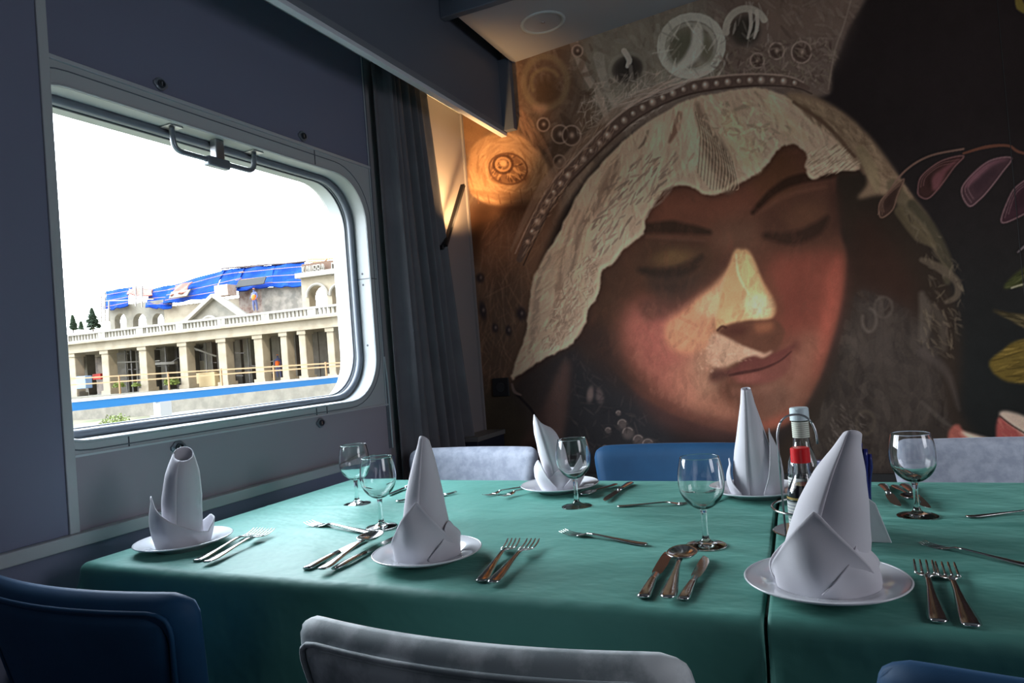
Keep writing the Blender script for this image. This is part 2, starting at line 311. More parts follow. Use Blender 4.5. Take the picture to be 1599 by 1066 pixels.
    c.poly([(1160, 542), (1192, 552), (1204, 548), (1206, 552), (1190, 560), (1168, 556)], (170, 142, 122), .8, 2)
    # mouth
    c.line([(1121, 516), (1128, 510), (1134, 512)], 4, (60, 38, 32), .8, 2)
    c.poly([(1136, 584), (1160, 580), (1190, 576), (1216, 566), (1236, 550), (1234, 572), (1222, 588), (1200, 598), (1176, 602), (1156, 596)], (96, 60, 54), .97, 3)
    c.blob(1168, 590, 20, 8, (122, 76, 68), .75, -12, 1.5)
    c.blob(1098, 588, 16, 34, (150, 114, 94), .55, 10)
    c.poly([(1130, 584), (1150, 572), (1166, 560), (1180, 556), (1192, 561), (1204, 554), (1222, 546), (1242, 537), (1236, 552), (1216, 568), (1188, 578), (1158, 583)], (84, 50, 46), .97, 1.8)
    c.line([(1140, 586), (1160, 582), (1190, 576), (1218, 564), (1236, 549)], [4, 5, 4, 3, 2], (56, 34, 32), .9, 2)
    c.poly([(1108, 592), (1110, 580), (1124, 576), (1140, 580), (1138, 588), (1124, 594), (1116, 598)], (64, 42, 38), .9, 4)
    c.blob(1243, 540, 9, 12, (80, 50, 44), .7); c.blob(1226, 574, 16, 12, (92, 60, 52), .6, -30)
    fp([(1140, 606), (1170, 608), (1210, 602), (1205, 614), (1160, 618)], (126, 90, 76), .6, 5)
    fp([(1244, 560), (1254, 560), (1244, 590), (1230, 600)], (112, 76, 66), .5, 7)
    fp([(1146, 612), (1200, 610), (1222, 620), (1210, 640), (1160, 632)], (92, 66, 56), .55, 8)
    # skin brushwork
    c.strokes([(1000, 480), (1100, 470), (1130, 560), (1150, 650), (1060, 640), (990, 580)], 300, 10, 6, [(158, 114, 94), (124, 80, 70), (144, 98, 82)], .10, 100, 20)
    c.strokes([(1110, 525), (1185, 556), (1125, 576), (1090, 590)], 90, 5, 2.4, [(182, 156, 134), (140, 112, 94)], .28, 30, 30)
    c.strokes(face, 700, 22, 7, [(96, 62, 50), (66, 46, 38), (84, 56, 46)], .10, 100, 30)
    # ---- veil
    veil = [(1345, 262), (1330, 232), (1300, 205), (1270, 180), (1225, 150), (1180, 138), (1120, 146), (1070, 158), (1000, 200), (950, 245), (905, 300), (870, 370), (835, 430), (826, 480), (822, 520), (803, 575), (800, 592),
            (815, 583), (850, 560), (872, 550), (895, 536), (915, 505), (918, 485), (935, 460), (940, 425), (958, 412), (975, 390), (1005, 365), (1008, 345), (1018, 325), (1038, 300), (1062, 290), (1085, 294), (1105, 305), (1135, 300), (1150, 290), (1185, 270), (1200, 255), (1215, 235), (1236, 225), (1260, 240), (1258, 262), (1268, 280), (1290, 272), (1310, 268)]
    c.poly([(x + 3, y + 5) for x, y in veil], (50, 36, 30), .5, 4)
    c.poly(veil, (160, 143, 124), 1, 1.2, wob=.7)
    fold = lambda x, y: 128 - (x - 830) * .16 if x < 1100 else 60
    # broad folds
    def fl(pts, w, col, a=.6, soft=6): c.line(pts, w, col, a, soft)
    fl([(965, 245), (950, 290), (925, 330), (905, 365), (895, 420)], [6, 22, 18, 12, 6], (112, 92, 80), .75, 8)
    fl([(905, 330), (880, 390), (872, 450), (868, 520)], [4, 8, 12, 6], (124, 102, 88), .7, 5)
    fl([(935, 400), (905, 450), (885, 500), (860, 545)], [6, 24, 26, 8], (132, 112, 98), .6, 9)
    fl([(860, 400), (842, 440), (836, 500), (828, 550)], [4, 10, 12, 6], (122, 104, 92), .6, 6)
    fl([(1090, 165), (1105, 210), (1125, 250), (1138, 290)], [8, 26, 34, 24], (98, 84, 72), .85, 9)
    fl([(1062, 178), (1056, 200), (1046, 222)], [8, 12, 4], (104, 80, 68), .85, 4)
    fl([(1012, 205), (1008, 220), (998, 232)], [3, 5, 2], (92, 76, 66), .8, 3)
    fl([(1180, 145), (1205, 170), (1216, 200)], [4, 7, 4], (120, 104, 88), .7, 4)
    fl([(1140, 175), (1170, 165), (1190, 165)], [4, 8, 4], (124, 110, 94), .7, 4)
    fl([(1240, 155), (1270, 185), (1310, 215), (1350, 270)], [6, 10, 12, 6], (92, 76, 62), .8, 5)
    # lights
    fl([(925, 350), (905, 420), (915, 470)], [8, 16, 12], (182, 166, 140), .6, 8)
    fl([(890, 340), (875, 390), (868, 440)], [4, 10, 6], (178, 158, 134), .5, 5)
    fl([(1000, 250), (960, 330), (935, 400)], [24, 34, 16], (178, 160, 140), .6, 12)
    fl([(1030, 200), (1020, 260), (1000, 310)], [16, 30, 20], (182, 166, 144), .6, 12)
    fl([(1075, 175), (1085, 215), (1078, 260)], [12, 18, 20], (184, 170, 148), .6, 8)
    fl([(1140, 190), (1165, 240), (1180, 262)], [28, 40, 18], (188, 172, 138), .6, 12)
    fl([(1200, 160), (1230, 195), (1255, 215)], [16, 24, 14], (176, 160, 130), .55, 9)
    fl([(800, 588), (830, 565), (880, 535), (912, 500)], [2, 8, 8, 4], (172, 156, 138), .6, 4)
    c.strokes(veil, 900, 20, 4, [(184, 168, 146), (134, 114, 98), (168, 148, 130), (192, 176, 150)], .36, fold, 16, .15)
    c.strokes([(940, 300), (1040, 230), (1060, 280), (1000, 350), (930, 400)], 110, 18, 3, [(108, 92, 82), (116, 98, 88)], .6, -48, 12)
    c.strokes([(885, 430), (930, 400), (925, 470), (870, 545), (845, 540)], 300, 10, 1.5, [(120, 98, 84), (188, 170, 150)], .5, 120, 30)
    for k in range(26):
        x = 1086 + k * 2.4; y0 = 175 + k * 3.2; c.line([(x, y0), (x + 8, y0 + 36), (x + 4, min(y0 + 95, 297))], 1.3, (178, 160, 138) if k % 2 else (80, 66, 56), .55, 1)
    c.strokes([(1262, 240), (1320, 225), (1345, 258), (1275, 275)], 120, 18, 1.5, [(110, 94, 78), (184, 170, 148)], .5, -35, 6)
    c.strokes([(1100, 165), (1200, 165), (1240, 220), (1180, 240), (1130, 220)], 90, 16, 4, [(126, 112, 94), (196, 180, 150), (150, 136, 112)], .5, 20, 50, .5)
    # bright ragged hem
    hem = [(872, 550), (895, 536), (915, 505), (918, 485), (935, 460), (940, 425), (958, 412), (975, 390), (1005, 365), (1008, 345), (1018, 325), (1038, 300), (1062, 290), (1085, 294), (1105, 305), (1135, 300), (1150, 290), (1185, 270), (1200, 255), (1215, 235)]
    c.line([(x - 3, y - 4) for x, y in hem], 5, (186, 170, 144), .55, 4)
    # veil past the brow, going down the right side
    c.poly([(1228, 150), (1270, 150), (1320, 178), (1360, 215), (1395, 262), (1420, 300), (1450, 340), (1470, 390), (1455, 375), (1420, 330), (1395, 310), (1372, 305), (1340, 310), (1355, 285), (1340, 250), (1300, 205)], (116, 100, 82), 1, 3)
    c.strokes([(1240, 152), (1320, 180), (1395, 265), (1430, 320), (1370, 300), (1340, 240), (1290, 195)], 260, 18, 4, [(142, 126, 104), (92, 78, 64), (128, 112, 92)], .4, 48, 14)
    c.line([(1345, 235), (1362, 268), (1370, 296)], [16, 20, 10], (122, 112, 88), .7, 5); c.line([(1240, 160), (1290, 195), (1335, 245)], [5, 7, 5], (78, 62, 50), .8, 3)
    c.line([(1395, 290), (1425, 335), (1455, 372), (1470, 400)], [20, 26, 18, 10], (84, 78, 62), .8, 6)
    c.line([(1425, 320), (1458, 360), (1478, 410), (1480, 440)], [16, 14, 20, 10], (58, 56, 45), .9, 6)
    c.line([(1405, 330), (1436, 366), (1460, 384)], [16, 22, 6], (78, 72, 56), .8, 5)
    c.line([(1440, 406), (1470, 420), (1494, 440), (1495, 462), (1478, 472)], [8, 14, 12, 10, 6], (76, 70, 60), .8, 4)
    c.line([(1440, 460), (1446, 495), (1442, 530)], [10, 22, 14], (74, 70, 64), .7, 7); c.line([(1446, 468), (1470, 500), (1474, 545)], [6, 16, 10], (66, 62, 56), .6, 7)
    c.strokes([(1400, 300), (1500, 420), (1490, 560), (1430, 540), (1450, 430)], 160, 14, 3, [(92, 86, 72), (52, 48, 42), (76, 70, 60)], .4, 60, 30, .3)
    # ---- jewelled band over the veil
    band = [(812, 405), (835, 355), (865, 300), (905, 255), (955, 205), (1000, 170), (1060, 142), (1120, 130), (1180, 125), (1235, 128), (1262, 138)]
    c.line(band, [10, 18, 20, 20, 20, 20, 20, 18, 16, 12, 6], (82, 70, 64), 1, 2.5)
    b2 = [(x - 7, y - 9) for x, y in band]; c.line(b2, [2, 3, 3, 3, 3, 2], (146, 132, 122), .7, 1.5)
    c.line([(x - 13, y - 14) for x, y in band[:7]], [3, 12, 14, 12, 10, 6], (120, 104, 92), .6, 4)
    c.line([(x + 6, y + 9) for x, y in band], [2, 3, 3, 3, 2], (52, 42, 38), .8, 1.5)
    sb = _smooth(band, 8, False); d = np.r_[0, np.cumsum(np.hypot(*np.diff(sb, axis=0).T))]
    for k, t in enumerate(np.arange(30, d[-1] - 18, 17.5)):
        x, y = np.interp(t, d, sb[:, 0]), np.interp(t, d, sb[:, 1]); r = 4.6 + (k * 37 % 5) * .55
        c.blob(x, y, r * 1.25, r * 1.25, (66, 54, 50), .7, 0, 2); c.blob(x, y, r * .85, r * .9, (134, 120, 110), .9, 0, 2); c.blob(x - 1, y - 1, r * .35, r * .4, (186, 176, 166), .9)
    c.strokes([(830, 390), (900, 270), (960, 210), (930, 200), (850, 300), (815, 390)], 240, 16, 1.5, [(150, 130, 114), (84, 66, 56)], .45, -55, 14)
    c.strokes([(980, 170), (1100, 120), (1100, 110), (970, 150)], 120, 30, 1.4, [(160, 152, 144)], .4, -24, 8)
    # ---- pods on the stem, right
    c.line([(1372, 335), (1395, 290), (1420, 262), (1455, 243), (1505, 233)], [2, 3, 3, 3, 3], (112, 90, 80), .8, 1.5)
    c.line([(1505, 240), (1540, 230), (1575, 228), (1600, 240), (1690, 250)], [3, 5, 4, 4, 4], (92, 62, 50), .9, 1.5)
    def pod(pts, col, edge, dark):
        col, edge, dark = [tuple(v * .86 for v in t_) for t_ in (col, edge, dark)]
        c.poly(pts, col, .95, 2); p = _smooth(pts)
        c.line(np.vstack([p, p[:1]]), 2, edge, .75, 1.2, False)
        m = p.mean(0); q = [(x * .5 + m[0] * .5, y * .5 + m[1] * .5) for x, y in pts]; c.poly(q, dark, .7, 3)
        for f in (.7, .85): c.line([(x * f + m[0] * (1 - f), y * f + m[1] * (1 - f)) for x, y in pts[:4]], 1.4, edge, .5, 1)
    pod([(1376, 340), (1374, 318), (1390, 298), (1412, 280), (1402, 305), (1394, 328)], (66, 50, 44), (128, 104, 90), (48, 36, 32))
    pod([(1434, 295), (1440, 275), (1470, 252), (1505, 244), (1490, 262), (1468, 292), (1450, 310), (1436, 306)], (62, 42, 40), (126, 94, 94), (44, 30, 28))
    c.poly([(1456, 292), (1460, 272), (1500, 248), (1480, 268), (1468, 292), (1460, 298)], (98, 64, 68), .9, 2)
    pod([(1514, 322), (1502, 300), (1512, 280), (1545, 252), (1580, 247), (1565, 270), (1545, 296), (1530, 312)], (70, 52, 58), (138, 112, 116), (56, 42, 48))
    c.poly([(1506, 296), (1520, 272), (1548, 252), (1578, 248), (1552, 258), (1526, 280)], (104, 74, 82), .8, 2)
    pod([(1564, 346), (1576, 310), (1590, 290), (1625, 270), (1650, 280), (1620, 320), (1585, 342)], (62, 42, 50), (132, 108, 112), (46, 32, 38))
    c.line([(1590, -10), (1594, 10), (1610, 20)], [8, 14, 10], (120, 110, 52), .8, 3)
    # ---- leaves, right
    def leaf(pts, col, lite, ang, n=140):
        c.poly(pts, col, 1, 2); c.strokes(pts, n, 26, 2.2, [lite, tuple(v * .6 for v in col), col], .5, ang, 8)
    leaf([(1545, 566), (1565, 548), (1590, 532), (1640, 530), (1700, 560), (1650, 595), (1585, 598), (1556, 586)], (82, 72, 34), (116, 102, 52), -8)  # weaker light at lower right is put into this leaf's green
    leaf([(1568, 450), (1590, 425), (1640, 400), (1700, 420), (1640, 445), (1590, 448)], (50, 56, 32), (92, 96, 66), -24)
    leaf([(1550, 484), (1580, 490), (1640, 498), (1640, 530), (1600, 512), (1575, 498)], (54, 50, 34), (98, 92, 68), 12)
    c.line([(1590, 394), (1606, 380)], [2, 4], (110, 104, 108), .7, 2); c.line([(1580, 450), (1600, 444), (1640, 438)], 2.4, (150, 150, 130), .7, 1.5)
    # ---- petals, lower right; weaker light there is put into their colours
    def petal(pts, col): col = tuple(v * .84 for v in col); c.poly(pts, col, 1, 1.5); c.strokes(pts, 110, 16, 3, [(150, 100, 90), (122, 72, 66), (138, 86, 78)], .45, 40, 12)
    petal([(1482, 700), (1481, 678), (1488, 666), (1498, 664), (1510, 678), (1550, 690), (1570, 700), (1580, 730), (1486, 730)], (158, 94, 84))
    c.poly([(1500, 674), (1520, 690), (1545, 706), (1590, 706), (1560, 690), (1520, 678)], (186, 172, 156), .95, 1.5)
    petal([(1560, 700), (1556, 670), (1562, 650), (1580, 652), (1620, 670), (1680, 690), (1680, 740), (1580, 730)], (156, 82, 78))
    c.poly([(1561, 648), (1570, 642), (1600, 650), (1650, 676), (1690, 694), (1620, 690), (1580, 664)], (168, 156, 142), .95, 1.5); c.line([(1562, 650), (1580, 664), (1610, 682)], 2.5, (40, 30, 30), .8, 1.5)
    # sharpen the brushwork
    bl = np.stack([_blur(c.a[..., k], 2) for k in range(3)], -1); c.a = np.clip(c.a + (c.a - bl) * .55, 0, 255)
    # the paper runs out into plain dark at its outer margins
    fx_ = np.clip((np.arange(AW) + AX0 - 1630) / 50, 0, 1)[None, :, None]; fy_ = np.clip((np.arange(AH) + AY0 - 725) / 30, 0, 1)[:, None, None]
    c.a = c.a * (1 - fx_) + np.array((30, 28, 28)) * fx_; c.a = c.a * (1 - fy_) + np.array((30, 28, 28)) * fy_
    # overall paint texture and tone wander
    c.a *= (1 + .07 * n1 + .05 * n2 + .025 * rs.normal(0, 1, n2.shape))[..., None]
    return np.clip(c.a, 2, 255) / 255.
# =====================================================  MATERIALS  =====================================================
def srgb(r, g, b):
    f = lambda v: (v / 255 / 12.92) if v / 255 <= .04045 else ((v / 255 + .055) / 1.055) ** 2.4
    return (f(r), f(g), f(b), 1)
def mat(name, col, rough=.6, metal=0, noise=None, bump=None, sheen=0, coat=0, spec=.5, trans=0, ior=1.45, emit=None, aniso=0):
    """noise = (scale, second colour, low, high); bump = (scale, strength, distance)"""
    m = bpy.data.materials.new(name); m.use_nodes = True; n = m.node_tree.nodes; l = m.node_tree.links; b = n['Principled BSDF']
    c = tuple(col) if len(col) == 4 else (*col, 1)
    b.inputs['Base Color'].default_value = c; b.inputs['Roughness'].default_value = rough; b.inputs['Metallic'].default_value = metal
    b.inputs['Specular IOR Level'].default_value = spec; b.inputs['IOR'].default_value = ior
    if sheen: b.inputs['Sheen Weight'].default_value = sheen; b.inputs['Sheen Roughness'].default_value = .35; b.inputs['Sheen Tint'].default_value = tuple(min(1, v * 1.6 + .1) for v in c[:3]) + (1,)
    if coat: b.inputs['Coat Weight'].default_value = coat; b.inputs['Coat Roughness'].default_value = .08
    if trans: b.inputs['Transmission Weight'].default_value = trans
    if emit: b.inputs['Emission Color'].default_value = emit[0]; b.inputs['Emission Strength'].default_value = emit[1]
    t = None
    if noise or bump: t = n.new('ShaderNodeTexCoord')
    if noise:
        x = n.new('ShaderNodeTexNoise'); x.inputs['Scale'].default_value = noise[0]; x.inputs['Detail'].default_value = 6; x.inputs['Roughness'].default_value = .6
        r = n.new('ShaderNodeValToRGB'); r.color_ramp.elements[0].position = noise[2]; r.color_ramp.elements[1].position = noise[3]
        r.color_ramp.elements[0].color = c; c2 = noise[1]; r.color_ramp.elements[1].color = tuple(c2) if len(c2) == 4 else (*c2, 1)
        l.new(t.outputs['Object'], x.inputs['Vector']); l.new(x.outputs['Fac'], r.inputs[0]); l.new(r.outputs[0], b.inputs['Base Color'])
    if bump:
        x = n.new('ShaderNodeTexNoise'); x.inputs['Scale'].default_value = bump[0]; x.inputs['Detail'].default_value = 4
        u = n.new('ShaderNodeBump'); u.inputs['Strength'].default_value = bump[1]; u.inputs['Distance'].default_value = bump[2]
        l.new(t.outputs['Object'], x.inputs['Vector']); l.new(x.outputs['Fac'], u.inputs['Height']); l.new(u.outputs[0], b.inputs['Normal'])
    return m
M = {}
M['panel'] = mat('blue grey wall laminate', (.165, .180, .265), .55, bump=(300, .05, .001))
M['panel_low'] = mat('grey wall laminate', (.31, .285, .325), .5, bump=(300, .05, .001))
M['trim'] = mat('pale aluminium trim', (.55, .58, .62), .35, .3)
M['frame'] = mat('grey window surround', (.42, .45, .47), .45)
M['reveal'] = mat('white window reveal', (.33, .36, .37), .45)
M['rubber'] = mat('dark rubber', (.035, .042, .055), .5)
M['rubber2'] = mat('grey rubber', (.13, .15, .18), .4)
M['ceiling'] = mat('ceiling laminate', (.34, .35, .39), .5)
M['pelmet'] = mat('slate blue pelmet', (.105, .125, .165), .5, bump=(400, .04, .001))
M['pelmet_lip'] = mat('pelmet lip', (.60, .64, .70), .4)
M['cove'] = mat('cove board', (.45, .50, .52), .5)
M['floor'] = mat('dark carpet', (.03, .032, .04), .95, noise=(60, (.05, .05, .06), .4, .6), bump=(500, .3, .003))
M['curtain'] = mat('grey curtain cloth', (.115, .118, .135), .85, noise=(7, (.145, .148, .165), .35, .7), bump=(700, .25, .001), sheen=.3)
M['chrome'] = mat('polished steel', (.62, .61, .60), .16, 1)
M['steel_dull'] = mat('brushed steel', (.45, .47, .50), .32, 1)
M['handle'] = mat('painted grey metal', (.20, .23, .27), .35, .5)
M['black'] = mat('black plastic', (.012, .012, .015), .5)
M['porcelain'] = mat('white porcelain', (.74, .76, .80), .12, coat=.4)
M['napkin'] = mat('white linen napkin', (.62, .61, .655), .85, bump=(900, .18, .0006), sheen=.15)
M['glass'] = mat('clear glass', (1, 1, 1), .0, trans=1, ior=1.46)
M['velvet_blue'] = mat('royal blue velvet', (.003, .040, .105), .7, noise=(5, (.006, .070, .17), .3, .75), sheen=.4, bump=(500, .1, .001))
M['velvet_navy'] = M['velvet_blue']
M['velvet_grey'] = mat('silver grey velvet', (.30, .35, .37), .65, noise=(11, (.62, .67, .69), .44, .58), sheen=.6, bump=(500, .1, .001))
M['velvet_lilac'] = mat('pale grey crushed velvet', (.30, .33, .41), .7, noise=(26, (.42, .45, .53), .4, .6), sheen=.4, bump=(300, .15, .001))
M['leg'] = mat('black metal leg', (.015, .015, .017), .4, .6)
M['wood'] = mat('dark table wood', (.06, .04, .03), .5, noise=(12, (.09, .06, .04), .4, .6))

def cloth_material():
    m = mat('green tablecloth', (.072, .248, .207), .6, sheen=.55, spec=.5)
    n = m.node_tree.nodes; l = m.node_tree.links; b = n['Principled BSDF']
    t = n.new('ShaderNodeTexCoord'); a = n.new('ShaderNodeTexNoise'); a.inputs['Scale'].default_value = 9; a.inputs['Detail'].default_value = 3
    mp = n.new('ShaderNodeMapping'); mp.inputs['Rotation'].default_value = (0, 0, .5); mp.inputs['Scale'].default_value = (1, 1.5, 1)
    l.new(t.outputs['Object'], mp.inputs[0]); l.new(mp.outputs[0], a.inputs['Vector'])
    c = n.new('ShaderNodeTexNoise'); c.inputs['Scale'].default_value = 900
    l.new(t.outputs['Object'], c.inputs['Vector'])
    b1 = n.new('ShaderNodeBump'); b1.inputs['Strength'].default_value = .55; b1.inputs['Distance'].default_value = .016
    b2 = n.new('ShaderNodeBump'); b2.inputs['Strength'].default_value = .2; b2.inputs['Distance'].default_value = .0006
    l.new(a.outputs['Fac'], b1.inputs['Height']); l.new(c.outputs['Fac'], b2.inputs['Height']); l.new(b1.outputs[0], b2.inputs['Normal']); l.new(b2.outputs[0], b.inputs['Normal'])
    return m
M['cloth'] = cloth_material()

# =====================================================  MESH HELPERS  =====================================================
def obj(name, bm, m, parent=None, smooth=False, bevel=0, subsurf=0, solid=0):
    me = bpy.data.meshes.new(name); bmesh.ops.recalc_face_normals(bm, faces=bm.faces); bm.to_mesh(me); bm.free()
    for mm in (m if isinstance(m, (list, tuple)) else [m]): me.materials.append(mm)
    o = bpy.data.objects.new(name, me); COL.objects.link(o)
    if parent: o.parent = parent
    if smooth:
        for p in me.polygons: p.use_smooth = True
    if solid: s = o.modifiers.new('s', 'SOLIDIFY'); s.thickness = solid; s.offset = 0
    if bevel: b = o.modifiers.new('b', 'BEVEL'); b.width = bevel; b.segments = 3; b.limit_method = 'ANGLE'
    if subsurf: s = o.modifiers.new('u', 'SUBSURF'); s.levels = subsurf; s.render_levels = subsurf
    return o
def empty(name, loc=(0, 0, 0), rz=0):
    o = bpy.data.objects.new(name, None); COL.objects.link(o); o.location = loc; o.rotation_euler = (0, 0, rz); o.empty_display_size = .05
    return o
def tag(o, label, cat, group=None, kind=None):
    o['label'] = label; o['category'] = cat
    if group: o['group'] = group
    if kind: o['kind'] = kind
    return o
def struct(o, label=None):
    o['kind'] = 'structure'
    if label: o['label'] = label
    return o
def B(): return bmesh.new()
def box(bm, x0, x1, y0, y1, z0, z1, mi=0):
    v = [bm.verts.new((x, y, z)) for x in (x0, x1) for y in (y0, y1) for z in (z0, z1)]
    for f in ((0, 1, 3, 2), (4, 6, 7, 5), (0, 4, 5, 1), (2, 3, 7, 6), (0, 2, 6, 4), (1, 5, 7, 3)):
        bm.faces.new([v[i] for i in f]).material_index = mi
    return v
def bar(bm, a, b, w, h=None):
    """square bar between two points"""
    a, b = Vector(a), Vector(b); d = (b - a).normalized(); s = d.cross(Vector((0, 0, 1)))
    s = s.normalized() if s.length > 1e-4 else Vector((1, 0, 0)); u = s.cross(d); h = h or w
    q = [[bm.verts.new(p + s * i * w / 2 + u * j * h / 2) for i, j in ((-1, -1), (1, -1), (1, 1), (-1, 1))] for p in (a, b)]
    for i in range(4): bm.faces.new((q[0][i], q[0][(i + 1) % 4], q[1][(i + 1) % 4], q[1][i]))
    bm.faces.new(q[0][::-1]); bm.faces.new(q[1])
def lathe(bm, prof, n=40, c=(0, 0, 0), mi=0, close=False):
    rings = []
    for r, z in prof:
        if r < 1e-5: rings.append([bm.verts.new((c[0], c[1], c[2] + z))])
        else: rings.append([bm.verts.new((c[0] + r * math.cos(2 * PI * k / n), c[1] + r * math.sin(2 * PI * k / n), c[2] + z)) for k in range(n)])
    seq = list(zip(rings, rings[1:])) + ([(rings[-1], rings[0])] if close else [])
    for a, b in seq:
        for k in range(n):
            q = (k + 1) % n
            if len(a) == 1 and len(b) == 1: continue
            f = bm.faces.new((a[0], b[k], b[q]) if len(a) == 1 else (a[k], b[0], a[q]) if len(b) == 1 else (a[k], b[k], b[q], a[q])); f.material_index = mi
def tube(bm, pts, r, n=10, closed=False):
    pts = [Vector(p) for p in pts]; rings = []; m = len(pts); prev = None
    for i, p in enumerate(pts):
        a = pts[(i - 1) % m] if closed or i else p; b = pts[(i + 1) % m] if closed or i < m - 1 else p
        d = (b - a).normalized()
        if prev is None: u = d.cross(Vector((0, 0, 1))); u = u if u.length > .05 else d.cross(Vector((1, 0, 0)))
        else: u = prev - d * prev.dot(d)
        u.normalize(); prev = u; w = d.cross(u); rr = r[i] if isinstance(r, (list, tuple)) else r
        rings.append([bm.verts.new(p + (u * math.cos(2 * PI * k / n) + w * math.sin(2 * PI * k / n)) * rr) for k in range(n)])
    for i in range(m if closed else m - 1):
        a, b = rings[i], rings[(i + 1) % m]
        for k in range(n): bm.faces.new((a[k], a[(k + 1) % n], b[(k + 1) % n], b[k]))
    if not closed: bm.faces.new(rings[0][::-1]); bm.faces.new(rings[-1])
def arcpts(pts, r, n=6):
    """polyline with its inner corners rounded"""
    pts = [Vector(p) for p in pts]; out = [pts[0]]
    for i in range(1, len(pts) - 1):
        a = pts[i] + (pts[i - 1] - pts[i]).normalized() * r; b = pts[i] + (pts[i + 1] - pts[i]).normalized() * r
        for k in range(n + 1): t = k / n; out.append(a * (1 - t) ** 2 + pts[i] * 2 * t * (1 - t) + b * t * t)
    out.append(pts[-1]); return out
def rrect(y0, y1, z0, z1, r, n=10):
    out = []
    for cy, cz, a0 in ((y1 - r, z1 - r, 0), (y0 + r, z1 - r, 90), (y0 + r, z0 + r, 180), (y1 - r, z0 + r, 270)):
        for k in range(n + 1): a = R_(a0 + 90 * k / n); out.append((cy + r * math.cos(a), cz + r * math.sin(a)))
    return out
def loft(bm, rings, closed=True, caps=False):
    vs = [[bm.verts.new(p) for p in r] for r in rings]
    for a, b in zip(vs, vs[1:]):
        for k in range(len(a) if closed else len(a) - 1): bm.faces.new((a[k], a[(k + 1) % len(a)], b[(k + 1) % len(a)], b[k]))
    if caps: bm.faces.new(vs[0][::-1]); bm.faces.new(vs[-1])
    return vs
def copy_tree(o, parent=None):
    c = o.copy(); COL.objects.link(c)
    if parent: c.parent = parent
    for ch in [x for x in bpy.data.objects if x.parent == o]: copy_tree(ch, c)
    return c

# =====================================================  ROOM SHELL  =====================================================
WX, YB = -1.5, 2.9
b = B(); box(b, -1.75, 2.2, -1.8, YB + .1, -.1, 0); struct(obj('floor', b, M['floor']))
b = B(); box(b, -1.7, 2.2, YB, YB + .1, 0, 2.7); struct(obj('wall_back', b, mat('back wall', (.03, .03, .03), .7)))
b = B(); box(b, 2.0, 2.1, -1.8, YB, 0, 2.7); struct(obj('wall_right', b, M['panel']))
b = B(); box(b, -1.7, 2.0, -1.9, -1.8, 0, 2.7); struct(obj('wall_front', b, mat('dark rear wall', (.05, .055, .07), .7)))
# ceiling: rises gently towards the middle of the carriage
b = B()
for y0, y1, dz in ((2.385, YB, 0), (-1.8, 2.385, .05)):
    v = [b.verts.new(p) for p in ((-1.215, y0, 2.415 + dz), (-.43, y0, 2.465 + dz), (.5, y0, 2.50 + dz), (2.0, y0, 2.50 + dz), (-1.215, y1, 2.415 + dz), (-.43, y1, 2.465 + dz), (.5, y1, 2.50 + dz), (2.0, y1, 2.50 + dz))]
    for i in range(3): b.faces.new((v[i], v[i + 1], v[i + 5], v[i + 4]))
o = struct(obj('ceiling', b, M['ceiling'], solid=.02))
b = B(); box(b, -1.7, 2.1, -1.9, YB + .1, 2.66, 2.72); struct(obj('ceiling_deck', b, M['ceiling']))
b = B(); box(b, -1.275, 2.0, 2.35, 2.385, 2.402, 2.66); struct(obj('trim_1', b, M['pelmet'], bevel=.004))
# left wall: one skin with a rounded window hole
OY0, OY1, OZ0, OZ1, OR = .86, 2.085, .978, 1.757, .155
b = B()
hole = rrect(OY0, OY1, OZ0, OZ1, OR)
def square_ring(y0, y1, z0, z1, pts):
    cy, cz = (OY0 + OY1) / 2, (OZ0 + OZ1) / 2; out = []
    for y, z in pts:
        dy, dz = y - cy, z - cz
        t = min(((y1 - cy) if dy > 0 else (cy - y0)) / max(1e-6, abs(dy)), ((z1 - cz) if dz > 0 else (cz - z0)) / max(1e-6, abs(dz)))
        out.append((cy + dy * t, cz + dz * t))
    return out
FY0, FY1, FZ0, FZ1 = .80, 2.128, .945, 1.812
ri = [(WX, y, z) for y, z in hole]; ro = [(WX, y, z) for y, z in square_ring(FY0, FY1, FZ0, FZ1, hole)]
vs = loft(b, [ro, ri])
for cy, cz in ((FY0, FZ0), (FY1, FZ0), (FY0, FZ1), (FY1, FZ1)):      # fill the frame's square corners
    near = sorted(vs[0], key=lambda v: abs(v.co.y - cy) + abs(v.co.z - cz))[:8]
    a = min((v for v in near if abs(v.co.y - cy) < 1e-4), key=lambda v: abs(v.co.z - cz), default=None); c = min((v for v in near if abs(v.co.z - cz) < 1e-4), key=lambda v: abs(v.co.y - cy), default=None)
    if a and c and a is not c: b.faces.new((a, c, b.verts.new((WX, cy, cz))))
wf = struct(obj('window_1', b, M['frame']))
b = B()                                                                # raised lip round the opening and seams in it
tube(b, [(WX + .001, y, z) for y, z in rrect(OY0 - .004, OY1 + .004, OZ0 - .004, OZ1 + .004, OR + .004)], .0035, 6, True)
obj('frame_lip', b, M['frame'], wf, smooth=True)
b = B(); tube(b, [(WX + .0005, y, z) for y, z in rrect(OY0 - .03, OY1 + .03, OZ0 - .024, OZ1 + .04, OR + .03)], .0016, 6, True); obj('frame_groove', b, M['rubber2'], wf)
b = B()
for y, z0, z1 in ((1.83, OZ1 + .004, FZ1), (1.75, FZ0, OZ0 - .004), (1.80, FZ0, OZ0 - .004), (1.10, FZ0, OZ0 - .004)): box(b, WX - .001, WX + .0015, y, y + .0025, z0, z1)
box(b, WX - .001, WX + .0015, OY1, FY1, 1.405, 1.4075); obj('joint', b, M['rubber'], wf)
b = B(); loft(b, [[(x, y, z) for y, z in rrect(OY0, OY1, OZ0, OZ1, OR)] for x in (WX, WX - .07)]); obj('window_reveal', b, M['reveal'], wf, smooth=True)
